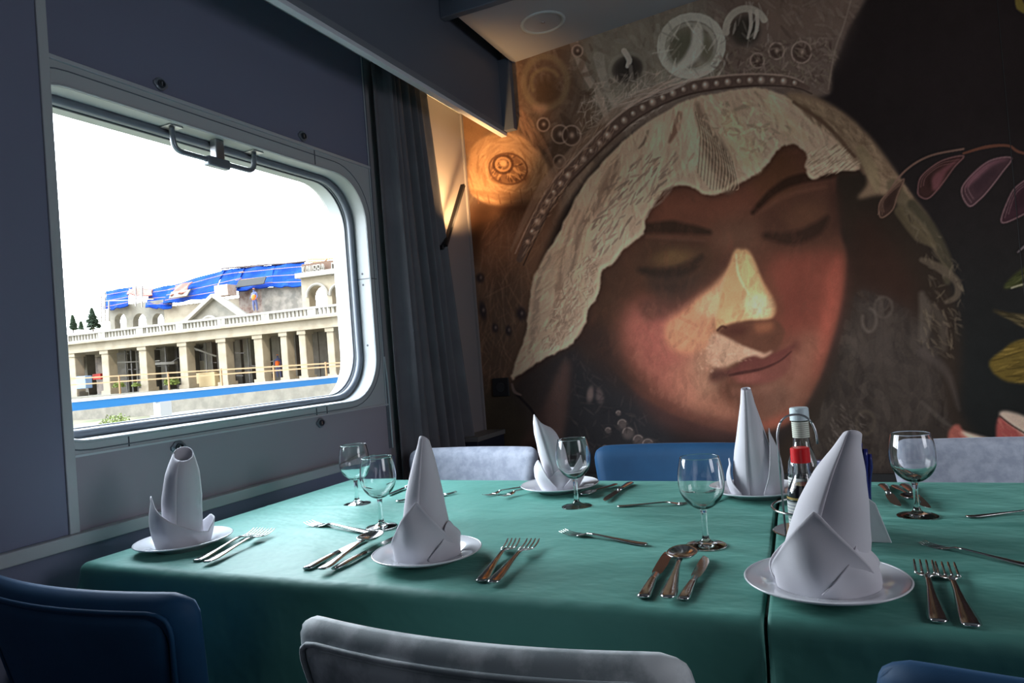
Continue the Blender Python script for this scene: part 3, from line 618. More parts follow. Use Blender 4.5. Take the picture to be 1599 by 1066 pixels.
b = B(); box(b, WX - .06, WX - .002, OY1 - .0012, OY1 + .001, 1.405, 1.4075)
for y, z in ((OY1, 1.425), (OY1, 1.385), (OY1, 1.165)):
    tube(b, [(WX - .03, y - .001, z), (WX - .03, y + .002, z)], .004, 8)
obj('screw', b, M['rubber'], wf)
b = B(); tube(b, [(WX - .062, y, z) for y, z in rrect(OY0 + .006, OY1 - .008, OZ0 + .010, OZ1 - .008, OR)], .0115, 8, True); obj('gasket', b, M['rubber2'], wf, smooth=True)
b = B()
for dx, dd in ((-.074, .010), (-.082, .014)): tube(b, [(WX + dx, y, z) for y, z in rrect(OY0 + dd, OY1 - dd, OZ0 + dd + .006, OZ1 - dd, OR)], .0045, 6, True)
obj('inner_gasket', b, M['rubber'], wf, smooth=True)
b = B(); tube(b, [(WX - .078, y, z) for y, z in rrect(OY0 + .013, OY1 - .013, OZ0 + .018, OZ1 - .012, OR)], .0025, 6, True); obj('bead', b, M['reveal'], wf, smooth=True)
gm = bpy.data.materials.new('window pane glass'); gm.use_nodes = True
n = gm.node_tree.nodes; l = gm.node_tree.links; n.remove(n['Principled BSDF'])
tr = n.new('ShaderNodeBsdfTransparent'); tr.inputs[0].default_value = (.95, .97, .97, 1); gl = n.new('ShaderNodeBsdfGlossy'); gl.inputs['Roughness'].default_value = .0
mx = n.new('ShaderNodeMixShader'); mx.inputs[0].default_value = .04
l.new(tr.outputs[0], mx.inputs[1]); l.new(gl.outputs[0], mx.inputs[2]); l.new(mx.outputs[0], n['Material Output'].inputs[0])
b = B(); b.faces.new([b.verts.new((WX - .088, y, z)) for y, z in rrect(OY0 + .004, OY1 - .004, OZ0 + .004, OZ1 - .004, OR)]); obj('pane', b, gm, wf)
b = B(); loft(b, [[(x, y, z) for y, z in rrect(OY0 + d, OY1 - d - e, OZ0 + d, OZ1 - d, OR)] for x, d, e in ((WX - .09, .006, 0), (WX - .15, .004, -.01))]); obj('outer_reveal', b, mat('white carriage paint', (.34, .37, .37), .6), wf, smooth=True)
# outer skin of the carriage round the window, and wall panels
b = B(); loft(b, [[(WX - .16, y, z) for y, z in square_ring(-1.9, 3.0, -.1, 2.7, hole)], [(WX - .16, y, z) for y, z in rrect(OY0, OY1 + .012, OZ0, OZ1, OR)]])
for cy in (-1.9, 3.0):
    for cz in (-.1, 2.7):
        ed = [v for v in b.verts if (abs(v.co.y - cy) < 1e-3 or abs(v.co.z - cz) < 1e-3)]
        a = min((v for v in ed if abs(v.co.y - cy) < 1e-3), key=lambda v: abs(v.co.z - cz)); c = min((v for v in ed if abs(v.co.z - cz) < 1e-3), key=lambda v: abs(v.co.y - cy))
        if a is not c: b.faces.new((a, c, b.verts.new((WX - .16, cy, cz))))
struct(obj('wall_outer_left', b, mat('carriage skin', (.6, .6, .6), .6), solid=.01))
wl_ = B()
box(wl_, WX - .01, WX, .80, 2.128, 1.822, 2.66); box(wl_, WX - .01, WX, -1.8, .80, 0, 2.66)
struct(obj('wall_left', wl_, M['panel']))
b = B(); box(b, WX - .01, WX, 2.140, YB, 0, 2.66); struct(obj('wall_left_corner', b, mat('lamp brightened laminate', (.27, .25, .26), .6)))  # same wall laminate, coloured paler here to strengthen the lamp's glow
b = B(); box(b, WX - .01, WX, .80, 2.140, 0, .945); struct(obj('wall_left_lower', b, M['panel_low']))
b = B(); box(b, WX, WX + .012, -1.8, .943, .785, 2.23); struct(obj('wall_left_pillar', b, M['panel'], bevel=.002))
b = B(); box(b, WX, WX + .016, .943, .965, .785, 2.23); struct(obj('trim_2', b, M['frame'], bevel=.002))
b = B(); box(b, WX - .01, WX + .006, .965, 2.132, 1.812, 1.822); struct(obj('trim_3', b, M['trim'], bevel=.001))
b = B(); box(b, WX - .01, WX + .004, .965, 2.146, .9425, .9475); struct(obj('trim_4', b, M['trim']))
b = B(); box(b, WX, WX + .030, -1.8, 2.0, .757, .785); struct(obj('trim_5', b, mat('ledge laminate', (.42, .46, .48), .45), bevel=.003))
b = B(); box(b, WX, WX + .010, -1.8, 2.146, .10, .757); struct(obj('baseboard_left', b, M['panel']))
b = B(); box(b, WX, WX + .003, 2.128, 2.140, .785, 2.23); struct(obj('trim_6', b, M['rubber2']))
b = B(); tube(b, [(WX + .003, 2.1285, .94), (WX + .003, 2.1285, 2.23)], .0022, 6); tube(b, [(WX + .004, 2.146, .785), (WX + .004, 2.143, 1.03), (WX + .004, 2.134, 1.12)], .003, 6); struct(obj('trim_7', b, M['trim']))
# cove and pelmet above the window
b = B(); box(b, WX, -1.30, -1.8, YB, 2.232, 2.25); struct(obj('trim_8', b, M['cove']))
PXF = -1.275
b = B(); box(b, PXF - .02, PXF, -1.8, YB, 2.098, 2.66); pm = struct(obj('trim_9', b, M['pelmet']))
b = B(); box(b, PXF - .024, PXF + .002, -1.8, YB, 2.082, 2.099); obj('lip', b, M['pelmet_lip'], pm, bevel=.001)
b = B(); box(b, PXF, PXF + .004, -1.8, YB, 2.097, 2.118); obj('lip_edge', b, mat('pelmet edge', (.16, .18, .21), .5), pm)
b = B(); box(b, PXF + .0, PXF + .055, 2.862, YB, 2.10, 2.42); struct(obj('trim_10', b, M['pelmet']))
# corner strips
b = B(); box(b, WX, WX + .01, YB - .018, YB, 0, 2.24); struct(obj('trim_11', b, bpy.data.materials['lamp brightened laminate']))

# =====================================================  MURAL  =====================================================
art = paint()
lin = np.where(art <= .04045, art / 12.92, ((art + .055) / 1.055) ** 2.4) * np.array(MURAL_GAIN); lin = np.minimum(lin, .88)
gx, gz = np.arange(-1.497, .98, .0030), np.arange(.55, 2.50, .0030)
NX, NZ = len(gx), len(gz)
GX, GZ = np.meshgrid(gx, gz)
rwm = np.array([[RW[i][j] for j in range(3)] for i in range(3)])
q = np.stack([GX.ravel(), np.full(GX.size, YB - .004), GZ.ravel() - CAMH]); k = rwm.T @ q       # the drawing's own units on the wall plane
ax = PCX + FPX * k[0] / k[2] - AX0; ay = PCY + FPX * k[1] / k[2] - AY0
ax = np.clip(ax, 0, AW - 1.001); ay = np.clip(ay, 0, AH - 1.001); xi, yi = ax.astype(int), ay.astype(int); fx, fy = (ax - xi)[:, None], (ay - yi)[:, None]
L2 = np.pad(lin, ((0, 1), (0, 1), (0, 0)), mode='edge')
cols = (L2[yi, xi] * (1 - fx) + L2[yi, xi + 1] * fx) * (1 - fy) + (L2[yi + 1, xi] * (1 - fx) + L2[yi + 1, xi + 1] * fx) * fy
me = bpy.data.meshes.new('mural')
co = np.stack([GX.ravel(), np.full(GX.size, YB - .004), GZ.ravel()], 1).astype(np.float32)
idx = np.arange(NX * NZ).reshape(NZ, NX)
fc = np.stack([idx[:-1, :-1], idx[:-1, 1:], idx[1:, 1:], idx[1:, :-1]], -1).reshape(-1, 4)
me.vertices.add(len(co)); me.vertices.foreach_set('co', co.ravel())
me.loops.add(fc.size); me.loops.foreach_set('vertex_index', fc.ravel().astype(np.int32))
me.polygons.add(len(fc)); me.polygons.foreach_set('loop_start', np.arange(0, fc.size, 4, dtype=np.int32)); me.polygons.foreach_set('loop_total', np.full(len(fc), 4, np.int32))
me.update(); me.validate()
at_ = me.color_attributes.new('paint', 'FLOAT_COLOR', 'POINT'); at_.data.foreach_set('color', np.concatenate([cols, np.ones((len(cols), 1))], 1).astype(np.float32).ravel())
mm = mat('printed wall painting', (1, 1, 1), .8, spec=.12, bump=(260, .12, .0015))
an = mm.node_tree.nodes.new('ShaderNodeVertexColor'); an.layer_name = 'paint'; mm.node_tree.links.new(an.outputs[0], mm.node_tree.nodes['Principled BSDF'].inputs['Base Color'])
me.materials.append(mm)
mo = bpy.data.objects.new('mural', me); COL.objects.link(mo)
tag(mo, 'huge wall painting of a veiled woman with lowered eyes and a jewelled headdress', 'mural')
b = B(); box(b, .60, .602, YB - .0052, YB - .003, .6, 2.45); struct(obj('trim_12', b, mat('mural seam', (.03, .03, .03), .6)))

# =====================================================  THINGS ON THE WALLS  =====================================================
# round flanged locks on the window panels
def lock(y, z, r, label):
    t = empty('panel_lock', (WX, y, z)); b = B()
    pts = [(0, math.cos(a) * r * (1.25 if abs(math.cos(a)) > .9 else 1), math.sin(a) * r) for a in [2 * PI * k / 24 for k in range(24)]]
    loft(b, [[(x, p[1] * s, p[2] * s) for p in pts] for x, s in ((0, 1), (.004, .96), (.005, .8))], caps=True); obj('flange', b, M['handle'], t, smooth=False)
    b = B(); loft(b, [[(x, math.cos(2 * PI * k / 20) * r * s, math.sin(2 * PI * k / 20) * r * s) for k in range(20)] for x, s in ((.004, .62), (.010, .58), (.010, .42), (.005, .38))], caps=True); obj('barrel', b, M['rubber'], t)
    b = B(); box(b, .005, .009, -r * .12, r * .12, -r * .3, r * .3); obj('key_slot', b, M['steel_dull'], t)
    tag(t, label, 'lock', 'panel locks round the window')
lock(1.253, 1.845, .017, 'round metal panel lock above the window, the one nearer the window handle')
lock(1.778, 1.845, .017, 'round metal panel lock above the window, the one nearer the curtain')
lock(1.765, .922, .016, 'round metal panel lock below the window, nearer the curtain')
lock(1.233, .925, .018, 'round metal panel lock below the window, half behind a tall napkin')
# emergency window handle
t = empty('window_handle', (WX - .03, 1.45, OZ1))
b = B(); hp = arcpts([(0, -.145, 0), (0, -.142, -.062), (0, .138, -.062), (0, .142, 0)], .028); tube(b, hp, .0075, 10); obj('grip', b, M['handle'], t, smooth=True)
b = B(); box(b, -.012, .012, -.012, .018, -.055, .0); obj('bracket', b, M['steel_dull'], t, bevel=.003)
b = B(); box(b, -.012, .013, -.040, .038, -.080, -.052); obj('clamp', b, M['handle'], t, bevel=.006)
for y in (-.145, .142):
    b = B(); box(b, -.02, .02, y - .02, y + .02, -.004, 0); obj('mounting_plate', b, M['steel_dull'], t, bevel=.001)
tag(t, 'grey metal pull handle hanging from the top of the window frame', 'window handle')
# ceiling loudspeaker
t = empty('ceiling_speaker', (-.965, 2.645, 2.424)); t.rotation_euler = (0, -math.atan2(.05, .785), 0)
b = B(); lathe(b, [(.094, 0), (.092, -.006), (.080, -.008), (.076, -.002)], 48); obj('ring', b, M['cove'], t, smooth=True)
b = B(); lathe(b, [(0, -.003), (.06, -.0035), (.076, -.002)], 48); obj('grille', b, M['ceiling'], t, smooth=True)
b = B(); lathe(b, [(0, -.008), (.007, -.006), (.008, -.003)], 16); obj('screw', b, M['steel_dull'], t)
tag(t, 'round flush loudspeaker in the grey ceiling', 'speaker')
# socket by the corner, heater box below it
t = empty('wall_socket', (-1.397, YB - .006, .947)); b = B(); box(b, -.041, .041, -.010, 0, -.042, .042); obj('cover_plate', b, M['black'], t, bevel=.003)
b = B(); loft(b, [[(math.cos(2 * PI * k / 24) * r, y, math.sin(2 * PI * k / 24) * r) for k in range(24)] for r, y in ((.022, -.010), (.021, -.0125), (.019, -.0125), (.018, -.0105))], caps=True); obj('socket_well', b, mat('dark grey plastic', (.03, .03, .035), .4), t)
tag(t, 'black square wall socket on the mural by the curtain', 'socket')
t = empty('heater_box', (-1.44, 2.75, 0)); b = B(); box(b, -.058, .045, -.13, .13, 0, .735); obj('casing', b, mat('dark navy casing', (.02, .024, .04), .5), t, bevel=.004)
b = B(); box(b, -.058, .050, -.135, .135, .735, .755); obj('top_board', b, mat('grey board edge', (.16, .16, .16), .5), t, bevel=.002)
tag(t, 'low dark box with a grey top standing in the corner by the curtain', 'box')
# slim black wall lamp in the corner
a1, a2 = onx(723, 289, -1.44), onx(695, 384, -1.44)
t = empty('wall_lamp', a2); b = B(); bar(b, a1 - a2, Vector((0, 0, 0)), .020, .014); obj('arm', b, M['black'], t, bevel=.002)
b = B(); box(b, -.058, -.006, -.008, .004, -.014, .006); obj('wall_mount', b, M['black'], t, bevel=.003)
tag(t, 'slim slanting black wall lamp glowing warm in the corner behind the curtain', 'lamp')

# curtain: deep folds, gathered wider at the foot
def curtain():
    bm = B(); NU, NV = 260, 40; rows = []
    for j in range(NV + 1):
        v = j / NV; z = 2.225 - v * 1.95
        top, bot = 2.50, 2.69
        yr = top + (bot - top) * min(1, v * 1.25) + .05 * max(0, v - .7); yl = 2.150
        row = []
        for i in range(NU + 1):
            u = i / NU
            ph = u * 1.0
            if u < .17: off = .004 * math.sin(u * 37 + 1); 
            else:
                w = (u - .17) / .83; off = (.016 + .012 * v) * math.sin(w * 2 * PI * 6.3 + .9 * math.sin(v * 2.1) + .8) + .006 * math.sin(w * 51 + 3 * v) + .010
            bulge = .020 * math.exp(-((u - .21) / .035) ** 2)
            row.append(bm.verts.new((-1.472 + off + bulge * (0.4 + .6 * v), yl + (yr - yl) * (u + .012 * math.sin(u * 40 + 2 * v)), z)))
        rows.append(row)
    for a, c in zip(rows, rows[1:]):
        for i in range(NU): bm.faces.new((a[i], a[i + 1], c[i + 1], c[i]))
    return bm
t = empty('curtain', (0, 0, 0)); obj('cloth', curtain(), M['curtain'], t, smooth=True, solid=.002)
b = B(); tube(b, [(-1.465, 2.148, 2.222), (-1.465, 2.52, 2.222)], .006, 8); obj('rail', b, M['steel_dull'], t)
tag(t, 'grey blue full length curtain hanging in folds beside the window', 'curtain')

# =====================================================  TABLES AND CLOTHS  =====================================================
TZ = .75
def table(x0, x1, y0, y1, label):
    t = empty('dining_table', ((x0 + x1) / 2, (y0 + y1) / 2, 0)); w, d = (x1 - x0) / 2, (y1 - y0) / 2
    b = B(); box(b, -w, w, -d, d, .715, TZ - .003); obj('tabletop', b, M['wood'], t, bevel=.003)
    b = B(); box(b, -.05, .05, -.05, .05, .03, .715); obj('pedestal', b, M['leg'], t, bevel=.004)
    b = B(); box(b, -.22, .22, -.26, .26, 0, .03); obj('base', b, M['leg'], t, bevel=.004)
    tag(t, label, 'table', 'dining tables')
table(-1.352, -.135, .905, 1.70, 'dining table by the window, hidden under a green cloth')
table(-.105, 1.05, .905, 1.70, 'dining table away from the window, hidden under a green cloth')
def tablecloth(c00, c10, c01, c11, name, label, seam, drop=.40, seed=0):
    """c.. = corners (x, y) front-left, front-right, back-left, back-right; seam = side (+1 right / -1 left) that meets the next table"""
    bm = B(); rnd = random.Random(seed); ph = [rnd.uniform(0, 6) for _ in range(8)]
    def axis(n, m): return [-drop + drop * (i / m) ** .7 if False else -drop * (1 - i / m) ** 1.4 for i in range(m)] + [i / n for i in range(n + 1)] + [1 + drop * ((i + 1) / m) ** 1.4 for i in range(m)]
    U, V = axis(110, 26), axis(80, 26); rr = .017
    def P(u, v):
        uc, vc = min(1, max(0, u)), min(1, max(0, v)); du = (u - 1) if u > 1 else u if u < 0 else 0; dv = (v - 1) if v > 1 else v if v < 0 else 0
        x = (c00[0] * (1 - uc) + c10[0] * uc) * (1 - vc) + (c01[0] * (1 - uc) + c11[0] * uc) * vc
        y = (c00[1] * (1 - uc) + c10[1] * uc) * (1 - vc) + (c01[1] * (1 - uc) + c11[1] * uc) * vc
        s = math.hypot(du, dv); e = min(uc, 1 - uc, vc, 1 - vc)
        z = TZ + .0012 + min(1, e * 9) * (.0010 * math.sin(x * 21 + y * 9 + ph[0]) + .0008 * math.sin(y * 33 - x * 13 + ph[1]) + .0007 * math.sin(x * 47 + y * 31 + ph[2]))
        z += .0030 * math.exp(-((y - 1.375 - .004 * math.sin(x * 3)) / .0035) ** 2)                 # the ironed crease along the table
        z += .0012 * math.exp(-((x + .62 - .1 * seam) / .004) ** 2) * 0
        if s > 0:
            dx, dy = du / s, dv / s; cor = 2 * min(abs(dx), abs(dy)) / max(1e-6, abs(dx) + abs(dy)); cor = min(1, cor * 1.2)
            along = x * abs(dy) + y * abs(dx)
            fl = .075 + .40 * cor + (.025 + .0 * cor) * math.sin(along * 11 + ph[3]) * (1 - cor) + .012 * math.sin(along * 27 + ph[4]) * (1 - cor)
            if s < rr * PI / 2: h = rr * math.sin(s / rr); dz = rr * (1 - math.cos(s / rr))
            else:
                q = s - rr * PI / 2; h = rr + q * fl * min(1, q / .08); dz = rr + q * math.sqrt(max(.1, 1 - fl * fl))
            x += dx * h; y += dy * h; z -= dz
        if seam > 0: lim = c10[0] + (c11[0] - c10[0]) * vc + .005; x = min(x, lim) if dv > -.02 else min(x, lim + .0)
        if seam < 0: lim = c00[0] + (c01[0] - c00[0]) * vc - .005; x = max(x, lim)
        x = max(x, -1.462)
        return (x, y, z)
    g = [[bm.verts.new(P(u, v)) for u in U] for v in V]
    for a, c in zip(g, g[1:]):
        for i in range(len(U) - 1): bm.faces.new((a[i], a[i + 1], c[i + 1], c[i]))
    o = obj(name, bm, M['cloth'], smooth=True, solid=.0012); tag(o, label, 'tablecloth', 'green tablecloths'); return o
tablecloth((-1.352, .893), (-.108, .893), (-1.352, 1.712), (-.146, 1.712), 'tablecloth', 'green tablecloth on the table beside the window', 1, seed=2)
tablecloth((-.093, .895), (1.06, .905), (-.128, 1.712), (1.06, 1.712), 'tablecloth', 'green tablecloth on the table farther from the window', -1, seed=4)

# =====================================================  CHAIRS  =====================================================
def chair_back(bm, w0, w1, z0, z1, th, curve, inset=0, off=0):
    """curved rounded slab; its rear bulges to -Y"""
    NU, NV = 28, 18; front, rear = [], []
    for side, store in ((1, front), (-1, rear)):
        for j in range(NV + 1):
            v = j / NV; row = []
            for i in range(NU + 1):
                u = -1 + 2 * i / NU; hw = (w0 + (w1 - w0) * v) / 2 - inset; r = .045
                zz = z0 + inset + (z1 - z0 - 2 * inset) * v
                ex = max(0, (abs(u) * hw - (hw - r)) / r); ez = max(0, (zz - (z1 - inset - r)) / r)
                x = u * hw; k = math.hypot(ex, ez)
                if ex > 0 and ez > 0 and k > 1: x = math.copysign(hw - r + r * ex / k, u); zz = z1 - inset - r + r * ez / k
                e = min(1, max(ex, ez, k if ex and ez else 0)); t = th / 2 * math.sqrt(max(.0, 1 - (e ** 3) * .96))
                y = curve * (x * x / (w1 * w1 / 4)) - curve + side * t + off + .22 * (z1 - zz)
                row.append((x, y, zz))
            store.append(row)
    for g, flip in ((front, 0), (rear, 1)):
        vs = [[bm.verts.new(p) for p in r] for r in g]
        for a, c in zip(vs, vs[1:]):
            for i in range(NU): bm.faces.new((a[i], a[i + 1], c[i + 1], c[i]))
        g[:] = vs
    for i in range(NU): bm.faces.new((front[-1][i], front[-1][i + 1], rear[-1][i + 1], rear[-1][i])); bm.faces.new((front[0][i], front[0][i + 1], rear[0][i + 1], rear[0][i]))
    for j in range(NV):
        for i in (0, NU): bm.faces.new((front[j][i], front[j + 1][i], rear[j + 1][i], rear[j][i]))
def make_chair(m, loc, rz, label):
    t = empty('dining_chair', loc, rz); Z1 = .778
    b = B(); chair_back(b, .41, .515, .46, Z1, .055, .035); obj('backrest', b, m, t, smooth=True)
    b = B(); pts = []                                                    # welt round the rear panel
    w0, w1, ins = .41, .515, .022
    P = [(-1, 0), (-1, 1), (1, 1), (1, 0)]
    path = []
    for (u0, v0), (u1, v1) in zip(P, P[1:]):
        for k in range(24): s = k / 24; path.append((u0 + (u1 - u0) * s, v0 + (v1 - v0) * s))
    path.append(P[-1]); q = []
    for u, v in path:
        zz = .47 + (Z1 - ins - .47) * v; hw = (w0 + (w1 - w0) * v) / 2 - ins; x = u * hw; r = .035
        ex = max(0, (abs(x) - (hw - r)) / r); ez = max(0, (zz - (Z1 - ins - r)) / r); k = math.hypot(ex, ez)
        if ex > 0 and ez > 0 and k > 1: x = math.copysign(hw - r + r * ex / k, u); zz = Z1 - ins - r + r * ez / k
        q.append((x, .035 * (x * x / (w1 * w1 / 4)) - .035 - .0285 + .22 * (Z1 - zz), zz))
    tube(b, q, .0035, 8); obj('piping', b, m, t, smooth=True)
    b = B(); chair_back(b, .41, .515, .47, Z1, .012, .035, inset=.030, off=-.0275); obj('rear_panel', b, m, t, smooth=True)
    b = B(); box(b, -.22, .22, .05, .46, .40, .47); obj('seat', b, m, t, bevel=.03, smooth=True)
    b = B(); box(b, -.20, .20, .05, .44, .375, .40); obj('seat_frame', b, M['leg'], t)
    for sx_ in (-1, 1):
        for y0, y1 in ((.07, .03), (.42, .45)):
            b = B(); tube(b, [(sx_ * .18, y0, .385), (sx_ * .205, y1, 0)], [.014, .010], 10); obj('leg', b, M['leg'], t, smooth=True)
    tag(t, label, 'chair', 'dining chairs'); return t
make_chair(M['velvet_navy'], (-1.135, .735, 0), 0, 'blue velvet chair on the near side, closest to the window')
make_chair(M['velvet_grey'], (-.405, .708, 0), 0, 'silver grey velvet chair on the near side, its back to the camera')
make_chair(M['velvet_blue'], (.262, .748, 0), 0, 'blue velvet chair on the near side, only a sliver of its back top showing')
make_chair(M['velvet_lilac'], (-1.170, 2.145, 0), PI, 'pale grey velvet chair on the far side, next to the curtain')
make_chair(M['velvet_blue'], (-.470, 2.145, 0), PI, 'blue velvet chair on the far side below the painted woman')
make_chair(M['velvet_lilac'], (.365, 2.145, 0), PI, 'pale grey velvet chair on the far side, under the painted petals')

# =====================================================  PLATES  =====================================================
def plate(px, py, r, label):
    c = onz(px, py, TZ + .018); t = empty('plate', (c.x, c.y, TZ + .002))
    b = B(); k = r / .1
    lathe(b, [(0, .004), (.050 * k, .004), (.058 * k, .006), (.066 * k, .0125), (.097 * k, .0185), (.100 * k, .0190), (.1003 * k, .0175), (.098 * k, .0160), (.066 * k, .0090), (.055 * k, .0), (.051 * k, .0), (.050 * k, .0025), (0, .0025)], 64)
    obj('dish', b, M['porcelain'], t, smooth=True)
    b = B(); lathe(b, [(.0996 * k, .0178), (.1012 * k, .0186), (.0996 * k, .0198), (.0980 * k, .0188)], 64, close=True); obj('rim', b, M['porcelain'], t, smooth=True)
    tag(t, label, 'plate', 'white plates'); return c
P1 = plate(1289, 903, .100, 'white plate on the farther table in front of the sauce bottles')
P2 = plate(667, 860, .093, 'white plate at the near edge, in line with the grey chair')
P3 = plate(287, 842, .093, 'white plate at the corner of the table closest to the window')
P4 = plate(874, 756, .094, 'white plate on the far side, between pale grey chair and blue chair')
P5 = plate(1181, 762, .093, 'white plate on the far side, just behind the seam of the tablecloths')

# =====================================================  NAPKINS  =====================================================
def napkin(c, h, prof, lean, tilt, petals, label, seed, face=None, mouth=.35):
    """a rolled cone whose radius follows prof [(height 0..1, rx)], bent by lean (dx, dy), with wrapped petals (angle deg, height, half width deg, foot radius, point radius); angle 0 looks at the camera, + turns to the right"""
    base = math.atan2(-c.y, -c.x) if face is None else face
    t = empty('folded_napkin', (c.x, c.y, TZ + .0065)); rnd = random.Random(seed)
    right = Vector((math.sin(-base + PI), math.cos(-base + PI), 0)); toward = Vector((math.cos(base), math.sin(base), 0)); right = Vector((-toward.y, toward.x, 0))
    def dirv(a): return toward * math.cos(a) + right * math.sin(a)
    hs = [p[0] for p in prof]; rsx = [p[1] for p in prof]
    def R(v): return float(np.interp(v, hs, rsx))
    def axis(v): return right * lean[0] * v ** 1.6 + toward * lean[1] * v ** 1.6
    b = B(); NA, NV = 56, 34; rows = []
    for j in range(NV + 1):
        v = j / NV; row = []
        for i in range(NA + 1):
            a = -.55 * PI + i / NA * 2.45 * PI; s = i / NA           # spiral: the sheet overlaps itself
            r = R(v) * (1 + .10 * (s - .5)) + .0012 * math.sin(a * 3 + v * 7 + seed) * (1 - v)
            top = v * h * (1 - mouth * .22 * (.5 + .5 * math.cos(a - tilt)) * v ** 8)
            row.append(b.verts.new(axis(v) + dirv(a) * r + Vector((0, 0, top))))
        rows.append(row)
    for p, q in zip(rows, rows[1:]):
        for i in range(NA): b.faces.new((p[i], p[i + 1], q[i + 1], q[i]))
    obj('cone', b, M['napkin'], t, smooth=True, solid=.0014)
    for pt in petals:
        if len(pt) == 3:                                                # a cuff: its top edge follows (angle, height) points
            pts_, r0, r1 = pt; b = B(); rows = []; N1, N2 = 90, 12; an = [p[0] for p in pts_]; he = [p[1] for p in pts_]; hm = max(he)
            for i in range(N1 + 1):
                a = -180 + 360 * i / N1; top = float(np.interp(a, an, he)); a = R_(a); col = []
                for j in range(N2 + 1):
                    f = j / N2 * top / hm; r = r0 + (r1 - r0) * f + .006 * math.sin(PI * min(1, f * 1.1)) + .0016 * math.sin(a * 6 + f * 5 + seed) - .010 * max(0, math.cos(a)) * f * 1.3
                    col.append(b.verts.new(dirv(a) * r + Vector((0, 0, j / N2 * top))))
                rows.append(col)
            for p, q in zip(rows, rows[1:]):
                for j in range(N2): b.faces.new((p[j], p[j + 1], q[j + 1], q[j]))
            obj('folded_cuff', b, M['napkin'], t, smooth=True, solid=.0018); continue
        a0, ph, hw, r0, r1 = pt
        b = B(); a0, hw = R_(a0), R_(hw); rows = []; N1, N2 = 30, 14
        for i in range(N1 + 1):
            s = -1 + 2 * i / N1; a = a0 + s * hw; top = ph * (1 - abs(s) ** 1.25) + .012; col = []
            for j in range(N2 + 1):
                v = j / N2; z = v * top; f = z / ph
                r = r0 + (r1 - r0) * min(1, f) ** .8 + .010 * math.sin(PI * min(1, f)) + .0022 * math.sin(a * 5 + f * 4 + seed)
                r *= 1 - .12 * max(0, abs(s) - .75) * 4 * .5
                edge = .003 * (v ** 6)
                col.append(b.verts.new(dirv(a) * (r + edge) + Vector((0, 0, z))))
            rows.append(col)
        for p, q in zip(rows, rows[1:]):
            for j in range(N2): b.faces.new((p[j], p[j + 1], q[j + 1], q[j]))
        obj('folded_flap', b, M['napkin'], t, smooth=True, solid=.0018)
    tag(t, label, 'napkin', 'white napkins folded upright')
    return t
napkin(P1, .205, [(0, .052), (.3, .050), (.55, .041), (.75, .029), (.9, .016), (1, .011)], (.046, 0), PI, [(-8, .098, 78, .060, .047), (55, .060, 60, .061, .05), (-140, .05, 60, .058, .05)], 'white cone folded napkin in front of the sauce bottles', 1)
napkin(P2, .208, [(0, .040), (.3, .038), (.55, .030), (.8, .018), (.93, .011), (1, .008)], (.010, 0), PI * .8, [(-18, .092, 80, .053, .038), (62, .052, 62, .055, .043), (-150, .05, 60, .05, .04)], 'white cone folded napkin on the near plate in line with the grey chair', 2)
napkin(P3, .197, [(0, .035), (.25, .036), (.5, .0365), (.75, .031), (.9, .023), (1, .018)], (.010, 0), 0, [([(-180, .040), (-130, .050), (-104, .080), (-88, .108), (-66, .088), (-20, .056), (30, .032), (60, .026), (85, .046), (110, .052), (150, .03), (180, .040)], .049, .056)], 'white napkin rolled into a wide open tube on the plate by the window', 3, mouth=.6)
napkin(P4, .185, [(0, .034), (.25, .030), (.5, .031), (.75, .026), (.9, .018), (1, .009)], (-.040, 0), PI * .6, [(-60, .066, 52, .042, .052), (70, .070, 60, .042, .056), (0, .04, 60, .040, .034)], 'white napkin leaning sideways on the far plate nearest the curtain', 4, mouth=.9)
napkin(P5, .226, [(0, .040), (.2, .042), (.4, .036), (.65, .024), (.85, .014), (1, .009)], (-.004, 0), 0, [(-84, .066, 50, .053, .046), (66, .128, 50, .053, .034)], 'tall white pointed napkin on the far plate before the painted chin', 5, mouth=.1)

# =====================================================  GLASSES  =====================================================
def glass(px, py, label, s=1.0):
    c = onz(px, py, TZ + .002); t = empty('wine_glass', (c.x, c.y, TZ + .0022))
    b = B(); H = .146 * s
    def dens(p, k=5):
        q = [p[0]]
        for i in range(len(p) - 1):
            p0, p1, p2, p3 = p[max(0, i - 1)], p[i], p[i + 1], p[min(len(p) - 1, i + 2)]
            for j in range(1, k + 1):
                u = j / k; q.append(tuple(max(0, .5 * (2 * p1[c_] + (p2[c_] - p0[c_]) * u + (2 * p0[c_] - 5 * p1[c_] + 4 * p2[c_] - p3[c_]) * u * u + (3 * p1[c_] - p0[c_] - 3 * p2[c_] + p3[c_]) * u ** 3)) for c_ in (0, 1)))
        return q
    outer = dens([(0, .060), (.006, .0605), (.016, .0645), (.027, .074), (.0345, .087), (.0375, .102), (.0370, .118), (.0345, .133), (.0315, .146)])
    inner = dens([(.0305, .146), (.0335, .133), (.0358, .118), (.0363, .102), (.0333, .088), (.0255, .0765), (.015, .068), (.006, .0655), (0, .065)])
    rim = [(.03145, .14635), (.0311, .1466), (.0308, .1466), (.03055, .14635)]
    lathe(b, [(r * s, z * s) for r, z in outer + rim + inner], 64); obj('bowl', b, M['glass'], t, smooth=True)
    b = B(); foot = dens([(0, .0600), (.0055, .0605), (.0048, .054), (.0042, .040), (.0046, .022), (.0065, .012), (.0125, .0065), (.024, .0034), (.0318, .0022)], 4) + [(.0326, .0019), (.0330, .0013), (.0328, .0006), (.0322, .0002), (.031, 0), (.020, 0), (.006, .0006), (0, .0008)]
    lathe(b, [(r * s, z * s) for r, z in foot], 56); obj('stem_and_foot', b, M['glass'], t, smooth=True)
    tag(t, label, 'wine glass', 'clear wine glasses'); return t
